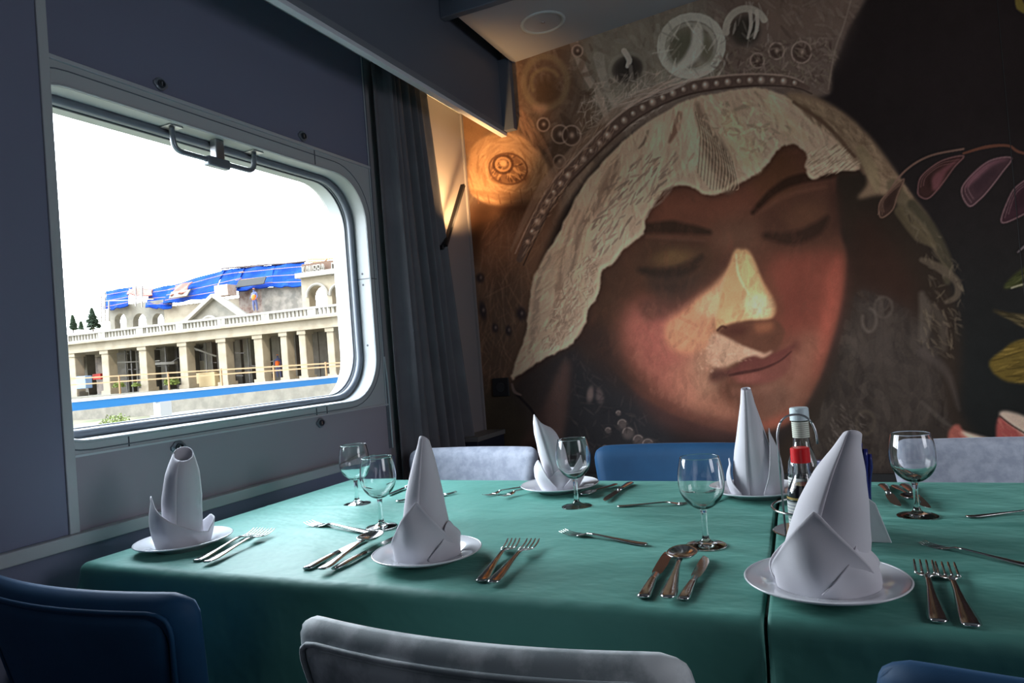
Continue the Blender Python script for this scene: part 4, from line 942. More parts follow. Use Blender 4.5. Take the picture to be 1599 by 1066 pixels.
glass(1103, 852, 'empty wine glass above the three pieces of cutlery, nearest the cloth seam')
glass(901, 791, 'empty wine glass in front of the leaning napkin')
glass(558, 787, 'empty wine glass nearest the window wall, behind another glass')
glass(596, 823, 'empty wine glass behind the spoon, overlapping a farther glass')
glass(1433, 806, 'empty wine glass alone on the farther table')

# =====================================================  CUTLERY  =====================================================
def strip(bm, secs, wmul=1):
    """secs = [(s, half width, z, thickness)] along +Y"""
    rings = []
    for s, w, z, th in secs:
        rings.append([(-w, s, z), (-w * .6, s, z + th * .5), (0, s, z + th * .62), (w * .6, s, z + th * .5), (w, s, z), (w * .6, s, z - th * .5), (0, s, z - th * .5), (-w * .6, s, z - th * .5)])
    loft(bm, rings, caps=True)
HANDLE = [(0, .006, .003, .0025), (.006, .0098, .003, .003), (.02, .0100, .003, .003), (.05, .0072, .0045, .003), (.09, .0040, .0070, .003), (.115, .0034, .0085, .0032)]
def make_fork():
    t = empty('fork'); b = B(); strip(b, HANDLE + [(.130, .0042, .0085, .0028)]); obj('handle', b, M['chrome'], t, smooth=True)
    b = B(); strip(b, [(.128, .0042, .0085, .0025), (.138, .0105, .0060, .002), (.146, .0122, .0045, .002), (.152, .0122, .0040, .0018)])
    for k in range(4):
        x = (k - 1.5) * .0066; pr = [(.150, .0022, .0040, .0018), (.165, .0019, .0035, .0017), (.182, .0016, .0055, .0016), (.192, .0009, .0085, .001)]
        rings = [[(x - w, s, z), (x, s, z + th * .5), (x + w, s, z), (x, s, z - th * .5)] for s, w, z, th in pr]; loft(b, rings, caps=True)
    obj('tines', b, M['chrome'], t, smooth=True); return t
def make_spoon():
    t = empty('spoon'); b = B(); strip(b, HANDLE + [(.132, .0040, .0085, .0028)]); obj('handle', b, M['chrome'], t, smooth=True)
    b = B(); NU, NV = 20, 12; L, Wd = .062, .0205; g = []
    for j in range(NV + 1):
        f = j / NV; row = []
        for i in range(NU): a = 2 * PI * i / NU; row.append(b.verts.new((math.cos(a) * Wd * f * (1 - .08 * math.sin(a)), .160 + math.sin(a) * L / 2 * f, .0022 + .0085 * f ** 2.2)) if j else None)
        g.append(row)
    c = b.verts.new((0, .160, .0022))
    for i in range(NU): b.faces.new((c, g[1][i], g[1][(i + 1) % NU]))
    for p, q in zip(g[1:], g[2:]):
        for i in range(NU): b.faces.new((p[i], p[(i + 1) % NU], q[(i + 1) % NU], q[i]))
    obj('bowl', b, M['chrome'], t, smooth=True, solid=.0012); return t
def make_knife():
    t = empty('table_knife'); b = B(); strip(b, [(0, .0075, .004, .004), (.006, .0100, .004, .0055), (.03, .0092, .0045, .006), (.07, .0065, .005, .006), (.095, .0055, .005, .006)]); obj('handle', b, M['chrome'], t, smooth=True)
    b = B(); rings = []
    for s, xl, xr in ((.093, -.005, .005), (.105, -.0075, .008), (.14, -.0080, .0095), (.175, -.0078, .0085), (.195, -.0070, .004), (.205, -.0058, -.003)):
        rings.append([(xl, s, .004), (xl, s, .0055), (xr, s, .0048), (xr, s, .0042)])
    loft(b, rings, caps=True); obj('blade', b, M['chrome'], t); return t
PROTO = {}
MAKE = {'fork': (make_fork, .192), 'spoon': (make_spoon, .191), 'table_knife': (make_knife, .205)}
def lay(kind, hpx, hpy, tpx, tpy, label, z=0.0, group='cutlery on the tables', length=None):
    """handle end and tip picked on the cloth"""
    a, c = onz(hpx, hpy, TZ + .004 + z), onz(tpx, tpy, TZ + .006 + z); d = c - a
    f, L = MAKE[kind]
    if kind not in PROTO: t = PROTO[kind] = f()
    else: t = copy_tree(PROTO[kind])
    t.location = (a.x, a.y, TZ + .0015 + z); t.rotation_euler = (0, 0, math.atan2(d.y, d.x) - PI / 2); k = (length or min(1.12, max(.8, d.length / L))); t.scale = (k, k, k)
    tag(t, label, {'fork': 'fork', 'spoon': 'spoon', 'table_knife': 'knife'}[kind], group); return t
lay('fork', 750, 908, 808, 838, 'fork of the pair before the grey chair, the one nearer the napkin')
lay('fork', 768, 910, 842, 836, 'fork of the pair before the grey chair, the one farther from the napkin', z=.004)
lay('fork', 306, 876, 413, 823, 'fork beside the plate by the window, the one touching the plate side')
lay('fork', 322, 878, 439, 820, 'fork beside the plate by the window, overlapping the other fork', z=.004)
lay('fork', 585, 832, 481, 817, 'small fork lying crosswise before the two overlapping glasses')
lay('table_knife', 478, 889, 580, 836, 'table knife outermost under the spoon by the near plate')
lay('table_knife', 522, 889, 618, 838, 'table knife between the spoon and the near plate')
lay('spoon', 502, 889, 604, 826, 'spoon lying over two knives beside the near plate', z=.007)
lay('fork', 1010, 850, 878, 830, 'dessert fork lying crosswise in the middle of the table')
lay('table_knife', 1004, 934, 1044, 862, 'dark looking knife at the near edge, nearer the window side of its spoon')
lay('table_knife', 1066, 937, 1104, 868, 'knife at the near edge, between its spoon and the cloth seam')
lay('spoon', 1042, 934, 1074, 846, 'spoon standing between two knives below the wine glass', z=.006)
lay('fork', 1466, 972, 1440, 873, 'fork by the foreground napkin on the farther table, closer to its plate')
lay('fork', 1518, 979, 1470, 870, 'fork on the farther table, second away from the plate')
lay('fork', 1618, 884, 1517, 862, 'fork lying crosswise on the farther table, above the pair of forks')
lay('fork', 1509, 806, 1640, 797, 'fork lying crosswise near the lone wine glass')
lay('fork', 828, 757, 766, 771, 'far fork half under the leaning napkin plate, the nearer of two')
lay('fork', 845, 757, 788, 773, 'far fork half under the leaning napkin plate, the second one', z=.004)
lay('table_knife', 985, 754, 942, 782, 'far knife by the blue chair, the one farther from the plate')
lay('spoon', 962, 755, 922, 769, 'far spoon by the blue chair between plate and knife', z=.003)
lay('fork', 964, 790, 1085, 784, 'fork lying crosswise behind the middle wine glass')
lay('fork', 1150, 764, 1118, 779, 'fork half under the plate with the tall pointed napkin')
lay('table_knife', 1378, 757, 1402, 790, 'dark knife behind the lone wine glass')
lay('table_knife', 1412, 757, 1448, 793, 'knife showing past the lone wine glass, nearer the far chair', z=.002)
lay('spoon', 1396, 757, 1424, 778, 'spoon lying behind the lone wine glass', z=.005)
lay('table_knife', 655, 752, 606, 772, 'knife at the far corner behind the overlapping glasses')
lay('fork', 618, 782, 698, 770, 'fork showing either side of the near cone napkin tip')

# =====================================================  CONDIMENTS  =====================================================
base = onz(1240, 842, TZ); CX, CY = -.066, 1.275
t = empty('condiment_rack', (CX, CY, TZ + .002))
for z, r in ((.004, .052), (.045, .052)):
    b = B(); lathe(b, [(0, 0), (r, 0), (r + .002, .001), (r, .002), (0, .002)], 48, (0, 0, z)); obj('tray', b, M['chrome'], t, smooth=False) if z < .02 else None
    if z > .02:
        b.free(); b = B(); tube(b, [(math.cos(2 * PI * k / 40) * r, math.sin(2 * PI * k / 40) * (r + .012), z) for k in range(40)], .0022, 8, True); obj('ring', b, M['chrome'], t, smooth=True)
b = B(); tube(b, arcpts([(-.034, 0, .005), (-.034, 0, .175), (-.020, 0, .200), (.014, 0, .200), (.028, 0, .175), (.028, 0, .150)], .016), .0018, 8); obj('wire_handle', b, M['steel_dull'], t, smooth=True)
tag(t, 'wire rack holding sauce bottles over the cloth seam', 'condiment rack')
def bottle(x, y, h, r, cap, capm, liquid, level, label, lab=True, capr=.012):
    t = empty('sauce_bottle', (x, y, TZ + .0085)); b = B()
    o_ = [(0, 0), (r * .9, 0), (r, .004), (r * 1.0, h * .46), (r * .93, h * .54), (r * .55, h * .68), (capr * .82, h * .78), (capr * .80, h - .004), (capr * .80, h)]
    i_ = [(max(0, a - .0016), z + (.003 if k == 0 else 0)) for k, (a, z) in enumerate(o_)]; i_[0] = (0, .004); i_[1] = (r * .85, .004); i_[2] = (r - .002, .006)
    lathe(b, o_ + i_[::-1], 40); obj('glass_body', b, M['glass'], t, smooth=True)
    if liquid:
        b = B(); lv = h * level; pr = [(0, .0046)] + [(a - .0004, max(z, .0046)) for a, z in i_[1:] if z < lv]; ra = float(np.interp(lv, [z for a, z in i_[2:]], [a for a, z in i_[2:]])) - .0004
        lathe(b, pr + [(ra, lv), (0, lv)], 36); obj('liquid', b, liquid, t, smooth=False)
    b = B(); lathe(b, [(0, h + .004), (capr * .9, h + .004), (capr, h + .002), (capr * 1.03, h - cap), (capr * .8, h - cap)], 32); obj('cap', b, capm, t, smooth=False)
    if lab:
        b = B(); lathe(b, [(r + .0006, h * .10), (r + .0006, h * .42)], 40); obj('paper_label', b, lab, t, smooth=True)
    tag(t, label, 'bottle', 'bottles in the condiment rack'); return t
def label_mat(name, base_, ink, band):
    m = mat(name, base_, .6); n = m.node_tree.nodes; l = m.node_tree.links; bs = n['Principled BSDF']
    t = n.new('ShaderNodeTexCoord'); w = n.new('ShaderNodeTexWave'); w.bands_direction = 'Z'; w.inputs['Scale'].default_value = band; w.inputs['Distortion'].default_value = 1.5; w.inputs['Detail Scale'].default_value = 40
    r = n.new('ShaderNodeValToRGB'); r.color_ramp.elements[0].position = .2; r.color_ramp.elements[1].position = .4; r.color_ramp.elements[0].color = (*ink, 1); r.color_ramp.elements[1].color = (*base_, 1)
    l.new(t.outputs['Object'], w.inputs[0]); l.new(w.outputs[0], r.inputs[0]); l.new(r.outputs[0], bs.inputs['Base Color']); return m
soy = mat('dark soy sauce', (.006, .003, .002), .05, spec=.8); vin = mat('pale vinegar', (.80, .82, .78), .0, trans=1, ior=1.33)
LAB1 = label_mat('printed sauce label', (.62, .63, .60), (.28, .30, .34), 60); LAB2 = label_mat('small neck label', (.66, .68, .60), (.30, .34, .26), 90)
sb = bottle(-.064, 1.236, .140, .0255, .020, mat('red plastic cap', (.62, .012, .016), .3), soy, .60, 'soy sauce bottle with a bright red cap in the rack', LAB1, .0150)
b = B(); lathe(b, [(.0262, .062), (.0262, .0655)], 40); obj('gold_band', b, mat('gold print', (.45, .30, .10), .4, .6), sb)
vb = bottle(-.064, 1.312, .198, .0265, .018, mat('pale blue white cap', (.60, .72, .76), .4), vin, .30, 'clear bottle with a pale cap standing behind the red capped one', LAB1, .0155)
b = B(); lathe(b, [(.0140, .150), (.0140, .178)], 32); obj('neck_label', b, LAB2, vb, smooth=True)
bottle(-.030, 1.275, .112, .0200, .014, mat('dark blue cap', (.02, .02, .10), .4), mat('brown sauce', (.25, .07, .04), .2), .5, 'small bottle with a dark blue cap between the two taller ones', None, .0110)
# porcelain holder with blue wrapped packets
t = empty('packet_holder', (.028, 1.262, TZ + .002)); b = B()
loft(b, [[(-.020, y, z) for y, z in ((-.028, 0), (.028, 0), (.026, .075), (-.026, .03))], [(.026, y, z) for y, z in ((-.028, 0), (.028, 0), (.026, .006), (-.026, .006))]], caps=True)
obj('dish', b, M['porcelain'], t, bevel=.002)
b = B(); loft(b, [[(-.020, -.030, 0), (.030, -.030, 0), (.012, -.026, .060), (-.012, -.024, .080)], [(-.020, -.024, 0), (.030, -.024, 0), (.012, -.021, .060), (-.012, -.020, .080)]], caps=True); obj('front_wall', b, M['porcelain'], t, bevel=.001)
tag(t, 'white porcelain holder behind the foreground napkin', 'holder')
blue = mat('glossy blue wrapping', (.010, .014, .16), .3, bump=(120, .6, .004), coat=.3)
rnd = random.Random(3)
for k in range(6):
    b = B(); x0 = -.012 + .005 * k; z1 = .150 - .004 * (k % 3) - .005 * abs(k - 2); y = 1.258 + .004 * (k % 2); rings = []
    for j in range(13):
        v = j / 12; w = .0052 * (1 - .35 * math.sin(PI * v) * (k % 2)) * (1 if v < .85 else .75) * (1 + .12 * math.sin(v * 17 + k)); a = .4 * math.sin(v * 3 + k); q_ = .006
        cx_ = x0 + (v - .5) * (.004 * (k - 2.5)) + .0012 * math.sin(v * 11 + k)
        rings.append([(cx_ + math.cos(a) * w, math.sin(a) * w - .002, v * z1), (cx_ - math.sin(a) * q_ * .4, math.cos(a) * q_ * .4 + .002, v * z1), (cx_ - math.cos(a) * w, -math.sin(a) * w + .002, v * z1), (cx_ + math.sin(a) * q_ * .4, -math.cos(a) * q_ * .4 - .002, v * z1)])
    loft(b, rings, caps=True); o = obj('wrapped_packet', b, blue, smooth=True); o.location = (.020, y, TZ + .009)
    tag(o, 'blue wrapped paper packet standing in the bunch behind the foreground napkin', 'packet', 'blue wrapped packets in the holder')

# =====================================================  OUTSIDE  =====================================================
GZ0 = -1.25
b = B(); v = [b.verts.new(p) for p in ((-160, -60, GZ0), (-1.9, -60, GZ0), (-1.9, 160, GZ0), (-160, 160, GZ0))]; b.faces.new(v)
struct(obj('ground', b, mat('dusty ground', (.15, .135, .10), .95, spec=.1, noise=(.35, (.10, .11, .065), .45, .6))))
# facade frame: from A (left) to Bp (right)
t1 = .0515; A = CAMP + ray(100, 512) * t1; Bp = CAMP + ray(530, 493) * (t1 / 1.18)
EZ = (A.z + Bp.z) / 2
A2, B2 = Vector((A.x, A.y, 0)), Vector((Bp.x, Bp.y, 0)); FU = (B2 - A2).normalized(); FN = Vector((FU.y, -FU.x, 0))
if FN.dot(A2) > 0: FN = -FN                                              # FN points from the facade towards the train
def fpt(px, py, back=0):
    """(u along the facade, z) where the sight line meets the plane `back` metres behind the facade"""
    d = ray(px, py); o_ = A2 - FN * back; t = (o_ - Vector((0, 0, 0))).dot(FN) / Vector((d.x, d.y, 0)).dot(FN); p = CAMP + d * t
    return (Vector((p.x, p.y, 0)) - A2).dot(FU), p.z
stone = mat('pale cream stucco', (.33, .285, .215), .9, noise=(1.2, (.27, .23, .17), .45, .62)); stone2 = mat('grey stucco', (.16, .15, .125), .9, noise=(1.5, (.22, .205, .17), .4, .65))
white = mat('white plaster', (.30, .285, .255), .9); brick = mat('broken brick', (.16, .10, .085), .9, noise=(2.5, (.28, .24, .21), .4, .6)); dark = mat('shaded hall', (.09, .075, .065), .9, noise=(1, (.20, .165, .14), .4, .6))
tarp = mat('blue tarpaulin', (.003, .026, .20), .95, spec=.05, noise=(.6, (.006, .045, .27), .4, .6)); plank = mat('raw timber', (.36, .22, .12), .9); rust = mat('red roofing', (.20, .05, .03), .9); steelp = mat('scaffold pipe', (.16, .15, .14), .6)
Fm = Matrix(((FU.x, -FN.x, 0, A2.x), (FU.y, -FN.y, 0, A2.y), (0, 0, 1, 0), (0, 0, 0, 1)))     # local x = along, y = away from the train, z = up
bld = bpy.data.objects.new('station_building', None); COL.objects.link(bld); bld.matrix_world = Fm
def bpart(name, bm, m, parent=None, **k):
    o = obj(name, bm, m, **k); o.parent = parent or bld; return o
uL, uR = fpt(60, 560)[0] - 4, fpt(548, 540)[0] + 14
Zf = fpt(300, 606)[1]; Zc = fpt(291, 528)[1]; Zb0 = fpt(300, 509)[1]; Zb1 = fpt(300, 500)[1]
Zf = (fpt(117, 610)[1] + fpt(449, 592)[1]) / 2; Zc = (fpt(117, 544)[1] + fpt(449, 527)[1]) / 2; Zb0 = (fpt(130, 526)[1] + fpt(480, 507)[1]) / 2; Zb1 = (fpt(130, 509)[1] + fpt(480, 494)[1]) / 2
b = B(); Zf -= .30; box(b, uL, uR, -2.2, 26, GZ0, Zf); bpart('terrace', b, stone2)
b = B(); box(b, uL, uR, -.45, 8, Zc, Zb0 - .12); bpart('entablature', b, stone)
b = B(); box(b, uL, uR, -.75, 8, Zb0 - .12, Zb0 + .02); bpart('cornice', b, stone)
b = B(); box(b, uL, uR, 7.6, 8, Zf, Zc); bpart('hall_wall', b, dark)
cols_px = [112, 166, 228, 291, 351, 408, 448, 484, 521, 533]
for k, px in enumerate((117, 169, 228, 291, 352, 409, 449, 478, 522)):
    u = fpt(px, 560)[0]; w = .37 if k < 6 else .28
    b = B(); box(b, u - w, u + w, -.3, .5, Zf + .0, Zc); o = bpart('column', b, stone, bevel=.05)
    b = B(); box(b, u - w - .07, u + w + .07, -.38, .58, Zc - .28, Zc - .002); box(b, u - w - .1, u + w + .1, -.4, .6, Zf + .002, Zf + .3); bpart('capital_and_base', b, stone, parent=o)
for px in (137, 190, 200, 243, 262, 300, 330, 368, 376, 392, 420, 437, 462, 497, 511):
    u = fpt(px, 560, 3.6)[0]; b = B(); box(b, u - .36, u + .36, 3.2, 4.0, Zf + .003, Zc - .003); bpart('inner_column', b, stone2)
# pale openings, walls and clutter in the arcade
def fbox(name, px0, py0, px1, py1, back, th, m, **k):
    u0, za = fpt(px0, py0, back); u1, zb = fpt(px1, py1, back); b = B(); box(b, min(u0, u1), max(u0, u1), back, back + th, min(za, zb), max(za, zb)); return bpart(name, b, m, **k)
fbox('plaster_panel', 182, 540, 226, 600, 7.3, .2, white); fbox('plaster_panel', 252, 560, 288, 585, 7.0, .2, stone2); fbox('plaster_panel', 300, 545, 345, 590, 7.1, .2, white)
fbox('plaster_panel', 455, 532, 480, 590, 5.0, .2, brick); fbox('plaster_panel', 485, 530, 548, 600, 4.4, .2, stone); fbox('doorway', 493, 552, 503, 584, 4.2, .15, mat('grey door', (.16, .18, .19), .7)); fbox('doorway', 527, 556, 532, 565, 4.2, .15, M['rubber'])
# balustrade: rail, plinth and the balusters between piers
b = B(); box(b, uL, uR, -.7, -.35, Zb1 - .16, Zb1); box(b, uL, uR, -.7, -.35, Zb0, Zb0 + .14); bpart('balustrade_rail', b, white)
b = B(); u = uL; k = 0
while u < uR:
    if k % 12 in (0, 1): box(b, u - .02, u + .36, -.68, -.37, Zb0 + .141, Zb1 - .161)
    else: box(b, u, u + .15, -.60, -.45, Zb0 + .141, Zb1 - .161)
    u += .32; k += 1
bpart('balusters', b, white)
# upper storey
def arch_wall(bm, u0, u1, z0, z1, arches, y0, y1, n=14):
    """wall u0..u1 with arched holes [(centre, half width, sill, spring)]"""
    cur = u0
    for c, hw, sill, spr in arches:
        box(bm, cur, c - hw, y0, y1, z0, z1)
        if sill > z0: box(bm, c - hw, c + hw, y0, y1, z0, sill)
        for i in range(n):
            a0, a1 = PI * (1 - i / n), PI * (1 - (i + 1) / n); x0, x1 = c + hw * math.cos(a0), c + hw * math.cos(a1); zz0, zz1 = spr + hw * math.sin(a0), spr + hw * math.sin(a1)
            v = [bm.verts.new(p) for p in ((x0, y0, zz0), (x1, y0, zz1), (x1, y0, z1), (x0, y0, z1), (x0, y1, zz0), (x1, y1, zz1), (x1, y1, z1), (x0, y1, z1))]
            for f in ((0, 1, 2, 3), (4, 7, 6, 5), (0, 4, 5, 1), (3, 2, 6, 7), (0, 3, 7, 4), (1, 5, 6, 2)): bm.faces.new([v[q] for q in f])
        cur = c + hw
    box(bm, cur, u1, y0, y1, z0, z1)
D1 = 5.0
za = Zb0 + .02
u0, z1 = fpt(170, 482, D1); u1 = fpt(256, 482, D1)[0]
ar = []
for px, hwpx in ((187, 9), (217, 10.5), (246, 9)):
    c, zt = fpt(px, 489, D1); hw = abs(fpt(px + hwpx, 489, D1)[0] - c); ar.append((c, hw, za, max(za + .3, zt - hw)))
b = B(); arch_wall(b, u0, u1, za, z1 + .2, ar, D1, D1 + .6); bpart('arcade_wall', b, stone2)
u0 = u1; u1, z1 = fpt(478, 448, D1); z1 = fpt(330, 470, D1)[1]
b = B(); box(b, u0, u1, D1, D1 + .6, za, z1); bpart('upper_wall', b, stone)
b = B(); ua, zt = fpt(372, 452, D1 - .1); ub = fpt(408, 452, D1 - .1)[0]; box(b, ua, ub, D1 - .1, D1, za, zt); bpart('stripped_brick', b, brick)
b = B(); ua, zt = fpt(408, 456, D1 - .1); ub = fpt(478, 452, D1 - .1)[0]; box(b, ua, ub, D1 - .1, D1, za, zt + .3); bpart('stripped_stucco', b, mat('grey scarred wall', (.15, .14, .125), .9, noise=(1.5, (.26, .24, .21), .4, .6)))
# pediment
Dp = 2.0
P_ = [fpt(x, y, Dp) for x, y in ((272, 502), (336, 463), (400, 497))]
b = B(); loft(b, [[(u, y, z) for u, z in ((P_[0][0], za), P_[1], (P_[2][0], za))] for y in (Dp, Dp + 1)], caps=True); pd = bpart('pediment', b, stone2)
b = B(); bar(b, (P_[0][0], Dp - .1, za + .1), (P_[1][0], Dp - .1, P_[1][1] + .1), .5, .28); bar(b, (P_[1][0], Dp - .1, P_[1][1] + .1), (P_[2][0], Dp - .1, za + .1), .5, .28); bpart('raking_cornice', b, white, parent=pd)
b = B(); c, z_ = fpt(327, 492, Dp); tube(b, [(c + 1.0 * math.cos(R_(a)), Dp - .05, za + 1.0 * math.sin(R_(a)) * 1.1) for a in range(0, 181, 15)], .12, 6); bpart('lunette_moulding', b, white, parent=pd)
fbox('brick_pallet', 334, 446, 356, 460, 3.2, 1, mat('pallet of pale bricks', (.38, .28, .24), .9, noise=(3, (.46, .38, .34), .4, .6)))
# right pavilion with two tall arches and the lettering above
Dq = .6
u0 = fpt(470, 440, Dq)[0]; u1 = uR; z1 = fpt(500, 431, Dq)[1]; ar = []
for px, hwpx in ((495, 14), (529, 12)):
    c, zt = fpt(px, 446, Dq); hw = abs(fpt(px + hwpx, 446, Dq)[0] - c); ar.append((c, hw, za, zt - hw))
b = B(); arch_wall(b, u0, u1, za, z1, ar, Dq, Dq + .8); bpart('pavilion_wall', b, stone)
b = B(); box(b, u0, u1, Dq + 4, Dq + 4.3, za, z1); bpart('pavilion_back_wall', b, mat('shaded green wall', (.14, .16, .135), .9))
b = B(); box(b, u0 - .2, u1, Dq - .4, Dq + 4.5, z1, z1 + .35); bpart('pavilion_cornice', b, white)
for c, hw, s0, sp in ar:
    b = B(); tube(b, [(c + (hw + .12) * math.cos(R_(a)), Dq - .05, sp + (hw + .12) * math.sin(R_(a))) for a in range(0, 181, 12)], .10, 6); bpart('arch_moulding', b, white)
def letters(txt, px0, px1, py_top, py_bot, back):
    cu = bpy.data.curves.new('lettering', 'FONT'); cu.body = txt; cu.extrude = .05; cu.size = 1
    o = bpy.data.objects.new('lettering', cu); COL.objects.link(o); bpy.context.view_layer.update()
    ua, zt = fpt(px0, py_top, back); ub, zb = fpt(px1, py_bot, back); dim = o.dimensions
    dg = bpy.context.evaluated_depsgraph_get(); me_ = bpy.data.meshes.new_from_object(o.evaluated_get(dg)); bpy.data.objects.remove(o)
    xs = [v.co.x for v in me_.vertices]; ys = [v.co.y for v in me_.vertices]
    sx_, sy_ = (ub - ua) / (max(xs) - min(xs)), abs(zt - zb) / (max(ys) - min(ys))
    for v in me_.vertices: v.co = Vector((ua + (v.co.x - min(xs)) * sx_, back - v.co.z * 2, min(zt, zb) + (v.co.y - min(ys)) * sy_))
    me_.materials.clear(); me_.materials.append(white); o = bpy.data.objects.new('lettering', me_); COL.objects.link(o); o.parent = bld; return o
b = B(); ua, zt_ = fpt(471, 417, Dq + .3); ub, zb_ = fpt(546, 429, Dq + .3); box(b, ua, ub, Dq + .3, Dq + .4, z1 + .3, zt_ + .2); bpart('sign_board', b, mat('weathered sign board', (.14, .085, .06), .9))
letters('КАЦВВА', 472, 508, 416, 429, Dq); letters('ЛСТ', 516, 545, 410, 427, Dq)
# tarpaulin roof in sloping sheets
def sheet(name, pts, m, back0, back1, n=8, wave=.12):
    """pts: four picture corners, clockwise from top left; the top edge lies back1 metres back, the foot back0"""
    tl, tr, br, bl = [(*fpt(x, y, bk), bk) for (x, y), bk in zip(pts, (back1, back1, back0, back0))]
    b = B(); g = []
    for j in range(n + 1):
        v = j / n; row = []
        for i in range(n + 1):
            u = i / n; p = [(tl[q] * (1 - u) + tr[q] * u) * (1 - v) + (bl[q] * (1 - u) + br[q] * u) * v for q in range(3)]
            row.append(b.verts.new((p[0], p[2] + wave * math.sin(u * 9 + v * 5), p[1] + wave * .5 * math.sin(u * 14) * v)))
        g.append(row)
    for a, c in zip(g, g[1:]):
        for i in range(n): b.faces.new((a[i], a[i + 1], c[i + 1], c[i]))
    return bpart(name, b, m, solid=.08)
TB = [((165, 455), (206, 448), (198, 478), (163, 485)), ((232, 452), (280, 443), (266, 482), (229, 480)), ((264, 447), (352, 421), (332, 464), (256, 474)),
      ((346, 422), (382, 418), (372, 450), (338, 462)), ((376, 419), (430, 414), (424, 447), (360, 456)), ((424, 414), (475, 409), (470, 447), (420, 448))]
for q_ in TB: sheet('tarpaulin', q_, tarp, 4.4, 7.5)
sheet('bare_roof', ((200, 449), (240, 451), (236, 462), (200, 460)), rust, 5.2, 7.7); sheet('bare_roof', ((274, 446), (300, 440), (290, 456), (268, 462)), rust, 4.0, 6.0)
sheet('roof_opening', ((373, 438), (416, 432), (412, 443), (368, 449)), mat('dark opening', (.03, .03, .03), .9), 3.9, 4.3, wave=0)
sheet('roof_lining', ((268, 456), (298, 452), (292, 462), (264, 466)), stone2, 3.9, 4.2, wave=0); sheet('roof_ridge', ((346, 418), (478, 407), (478, 409), (346, 420)), mat('dark ridge', (.06, .04, .035), .9), 7.3, 7.6, wave=.05)
b = B()
for q_ in TB:
    for f in (.18, .5, .8):
        a, c = [(q_[0][i] * (1 - f) + q_[3][i] * f) for i in (0, 1)], [(q_[1][i] * (1 - f) + q_[2][i] * f) for i in (0, 1)]; bk = 7.2 - 3.1 * f
        ua, za_ = fpt(a[0], a[1], bk - .15); uc, zc_ = fpt(c[0], c[1], bk - .15); bar(b, (ua, bk - .15, za_), (uc, bk - .15, zc_), .06, .04)
bpart('batten', b, plank)
# timber trusses over the pavilion
b = B(); rnd = random.Random(2)
for k in range(16):
    xa, xb = rnd.uniform(500, 545), rnd.uniform(500, 545); ya, yb = rnd.uniform(402, 412), rnd.uniform(410, 430); pa, pb = fpt(xa, ya, 1.5), fpt(xb, yb, 1.2); bar(b, (pa[0], 1.5, pa[1]), (pb[0], 1.2, pb[1]), .10)
for y in (403, 407): pa, pb = fpt(481, y + 2, 2.5), fpt(546, y, 2.5); bar(b, (pa[0], 2.5, pa[1]), (pb[0], 2.5, pb[1]), .12)
bpart('timber_truss', b, plank)
b = B()
for px, y0, y1, bk in ((158, 460, 503, 4), (164, 456, 502, 4), (170, 470, 502, 3), (212, 446, 478, 4), (222, 446, 480, 4)):
    pa, pb = fpt(px, y0, bk), fpt(px, y1, bk); bar(b, (pa[0], bk, pa[1]), (pb[0], bk, pb[1]), .09)
for y in (470, 485): pa, pb = fpt(156, y, 4), fpt(240 if y < 480 else 172, y - 3, 4); bar(b, (pa[0], 4, pa[1]), (pb[0], 4, pb[1]), .08)
bpart('scaffold_frame', b, white)
b = B(); rnd = random.Random(8)
for px in list(range(176, 345, 9)) + [356, 362, 386, 396, 404, 428, 432]:
    bk = rnd.choice((2.0, 5.5)); pa, pb = fpt(px, 528, bk), fpt(px, 606, bk); bar(b, (pa[0], bk, Zf), (pa[0], bk, Zc - .01), .07 if rnd.random() < .7 else .11)
for k in range(26):
    x = rnd.uniform(176, 440); y = rnd.uniform(545, 596); L = rnd.uniform(12, 34); bk = rnd.choice((2.1, 5.4)); pa, pb = fpt(x, y, bk), fpt(x + L, y + rnd.choice((-1, 0, 0, 9, -9)), bk); bar(b, (pa[0], bk, pa[1]), (pb[0], bk, pb[1]), .07)
bpart('scaffold_pole', b, steelp)
b = B(); pa, pb = fpt(296, 541, 1.5), fpt(338, 556, 1.5); bar(b, (pa[0], 1.5, pa[1]), (pb[0], 1.5, pb[1]), .12); pa, pb = fpt(175, 566, 1.8), fpt(250, 563, 1.8); bar(b, (pa[0], 1.8, pa[1]), (pb[0], 1.8, pb[1]), .1); pa, pb = fpt(238, 568, 1.8), fpt(275, 566, 1.8); bar(b, (pa[0], 1.8, pa[1]), (pb[0], 1.8, pb[1]), .35, .2); bpart('scaffold_plank', b, white)
tag(bld, 'cream station building under repair, colonnade below and blue tarpaulin roof above', 'building')
def crate(px0, py0, px1, py1, back, m, label, cat, name, grp=None):
    u0, za_ = fpt(px0, py0, back); u1, zb_ = fpt(px1, py1, back); b = B(); w = abs(u1 - u0) / 2; box(b, -w, w, 0, w * 1.2, 0, max(.25, za_ - zb_)); o = obj(name, b, m, bevel=.03)
    o.matrix_world = Fm @ Matrix.Translation(((u0 + u1) / 2, back, Zf + (0 if zb_ < Zf + .6 else zb_ - Zf))); tag(o, label, cat, grp); return o
crate(300, 582, 336, 602, 1.0, mat('yellow board crate', (.62, .50, .30), .8), 'large tan crate standing among the station columns', 'crate', 'crate')
crate(304, 564, 328, 581, 4.4, mat('pale sack', (.72, .66, .52), .8), 'pale bundle on top of the tan crate at the station', 'bundle', 'bundle')
crate(144, 584, 157, 592, .9, mat('red barrier', (.60, .05, .04), .6), 'red barrier panel between the first station columns', 'barrier', 'barrier')
crate(101, 583, 112, 590, .9, mat('red barrier paint', (.60, .05, .04), .6), 'small red panel at the edge of the window frame', 'barrier', 'barrier')
crate(118, 588, 134, 606, -.9, mat('blue sheet', (.20, .32, .55), .7), 'crumpled blue sheet at the foot of a station column', 'sheet', 'plastic_sheet')
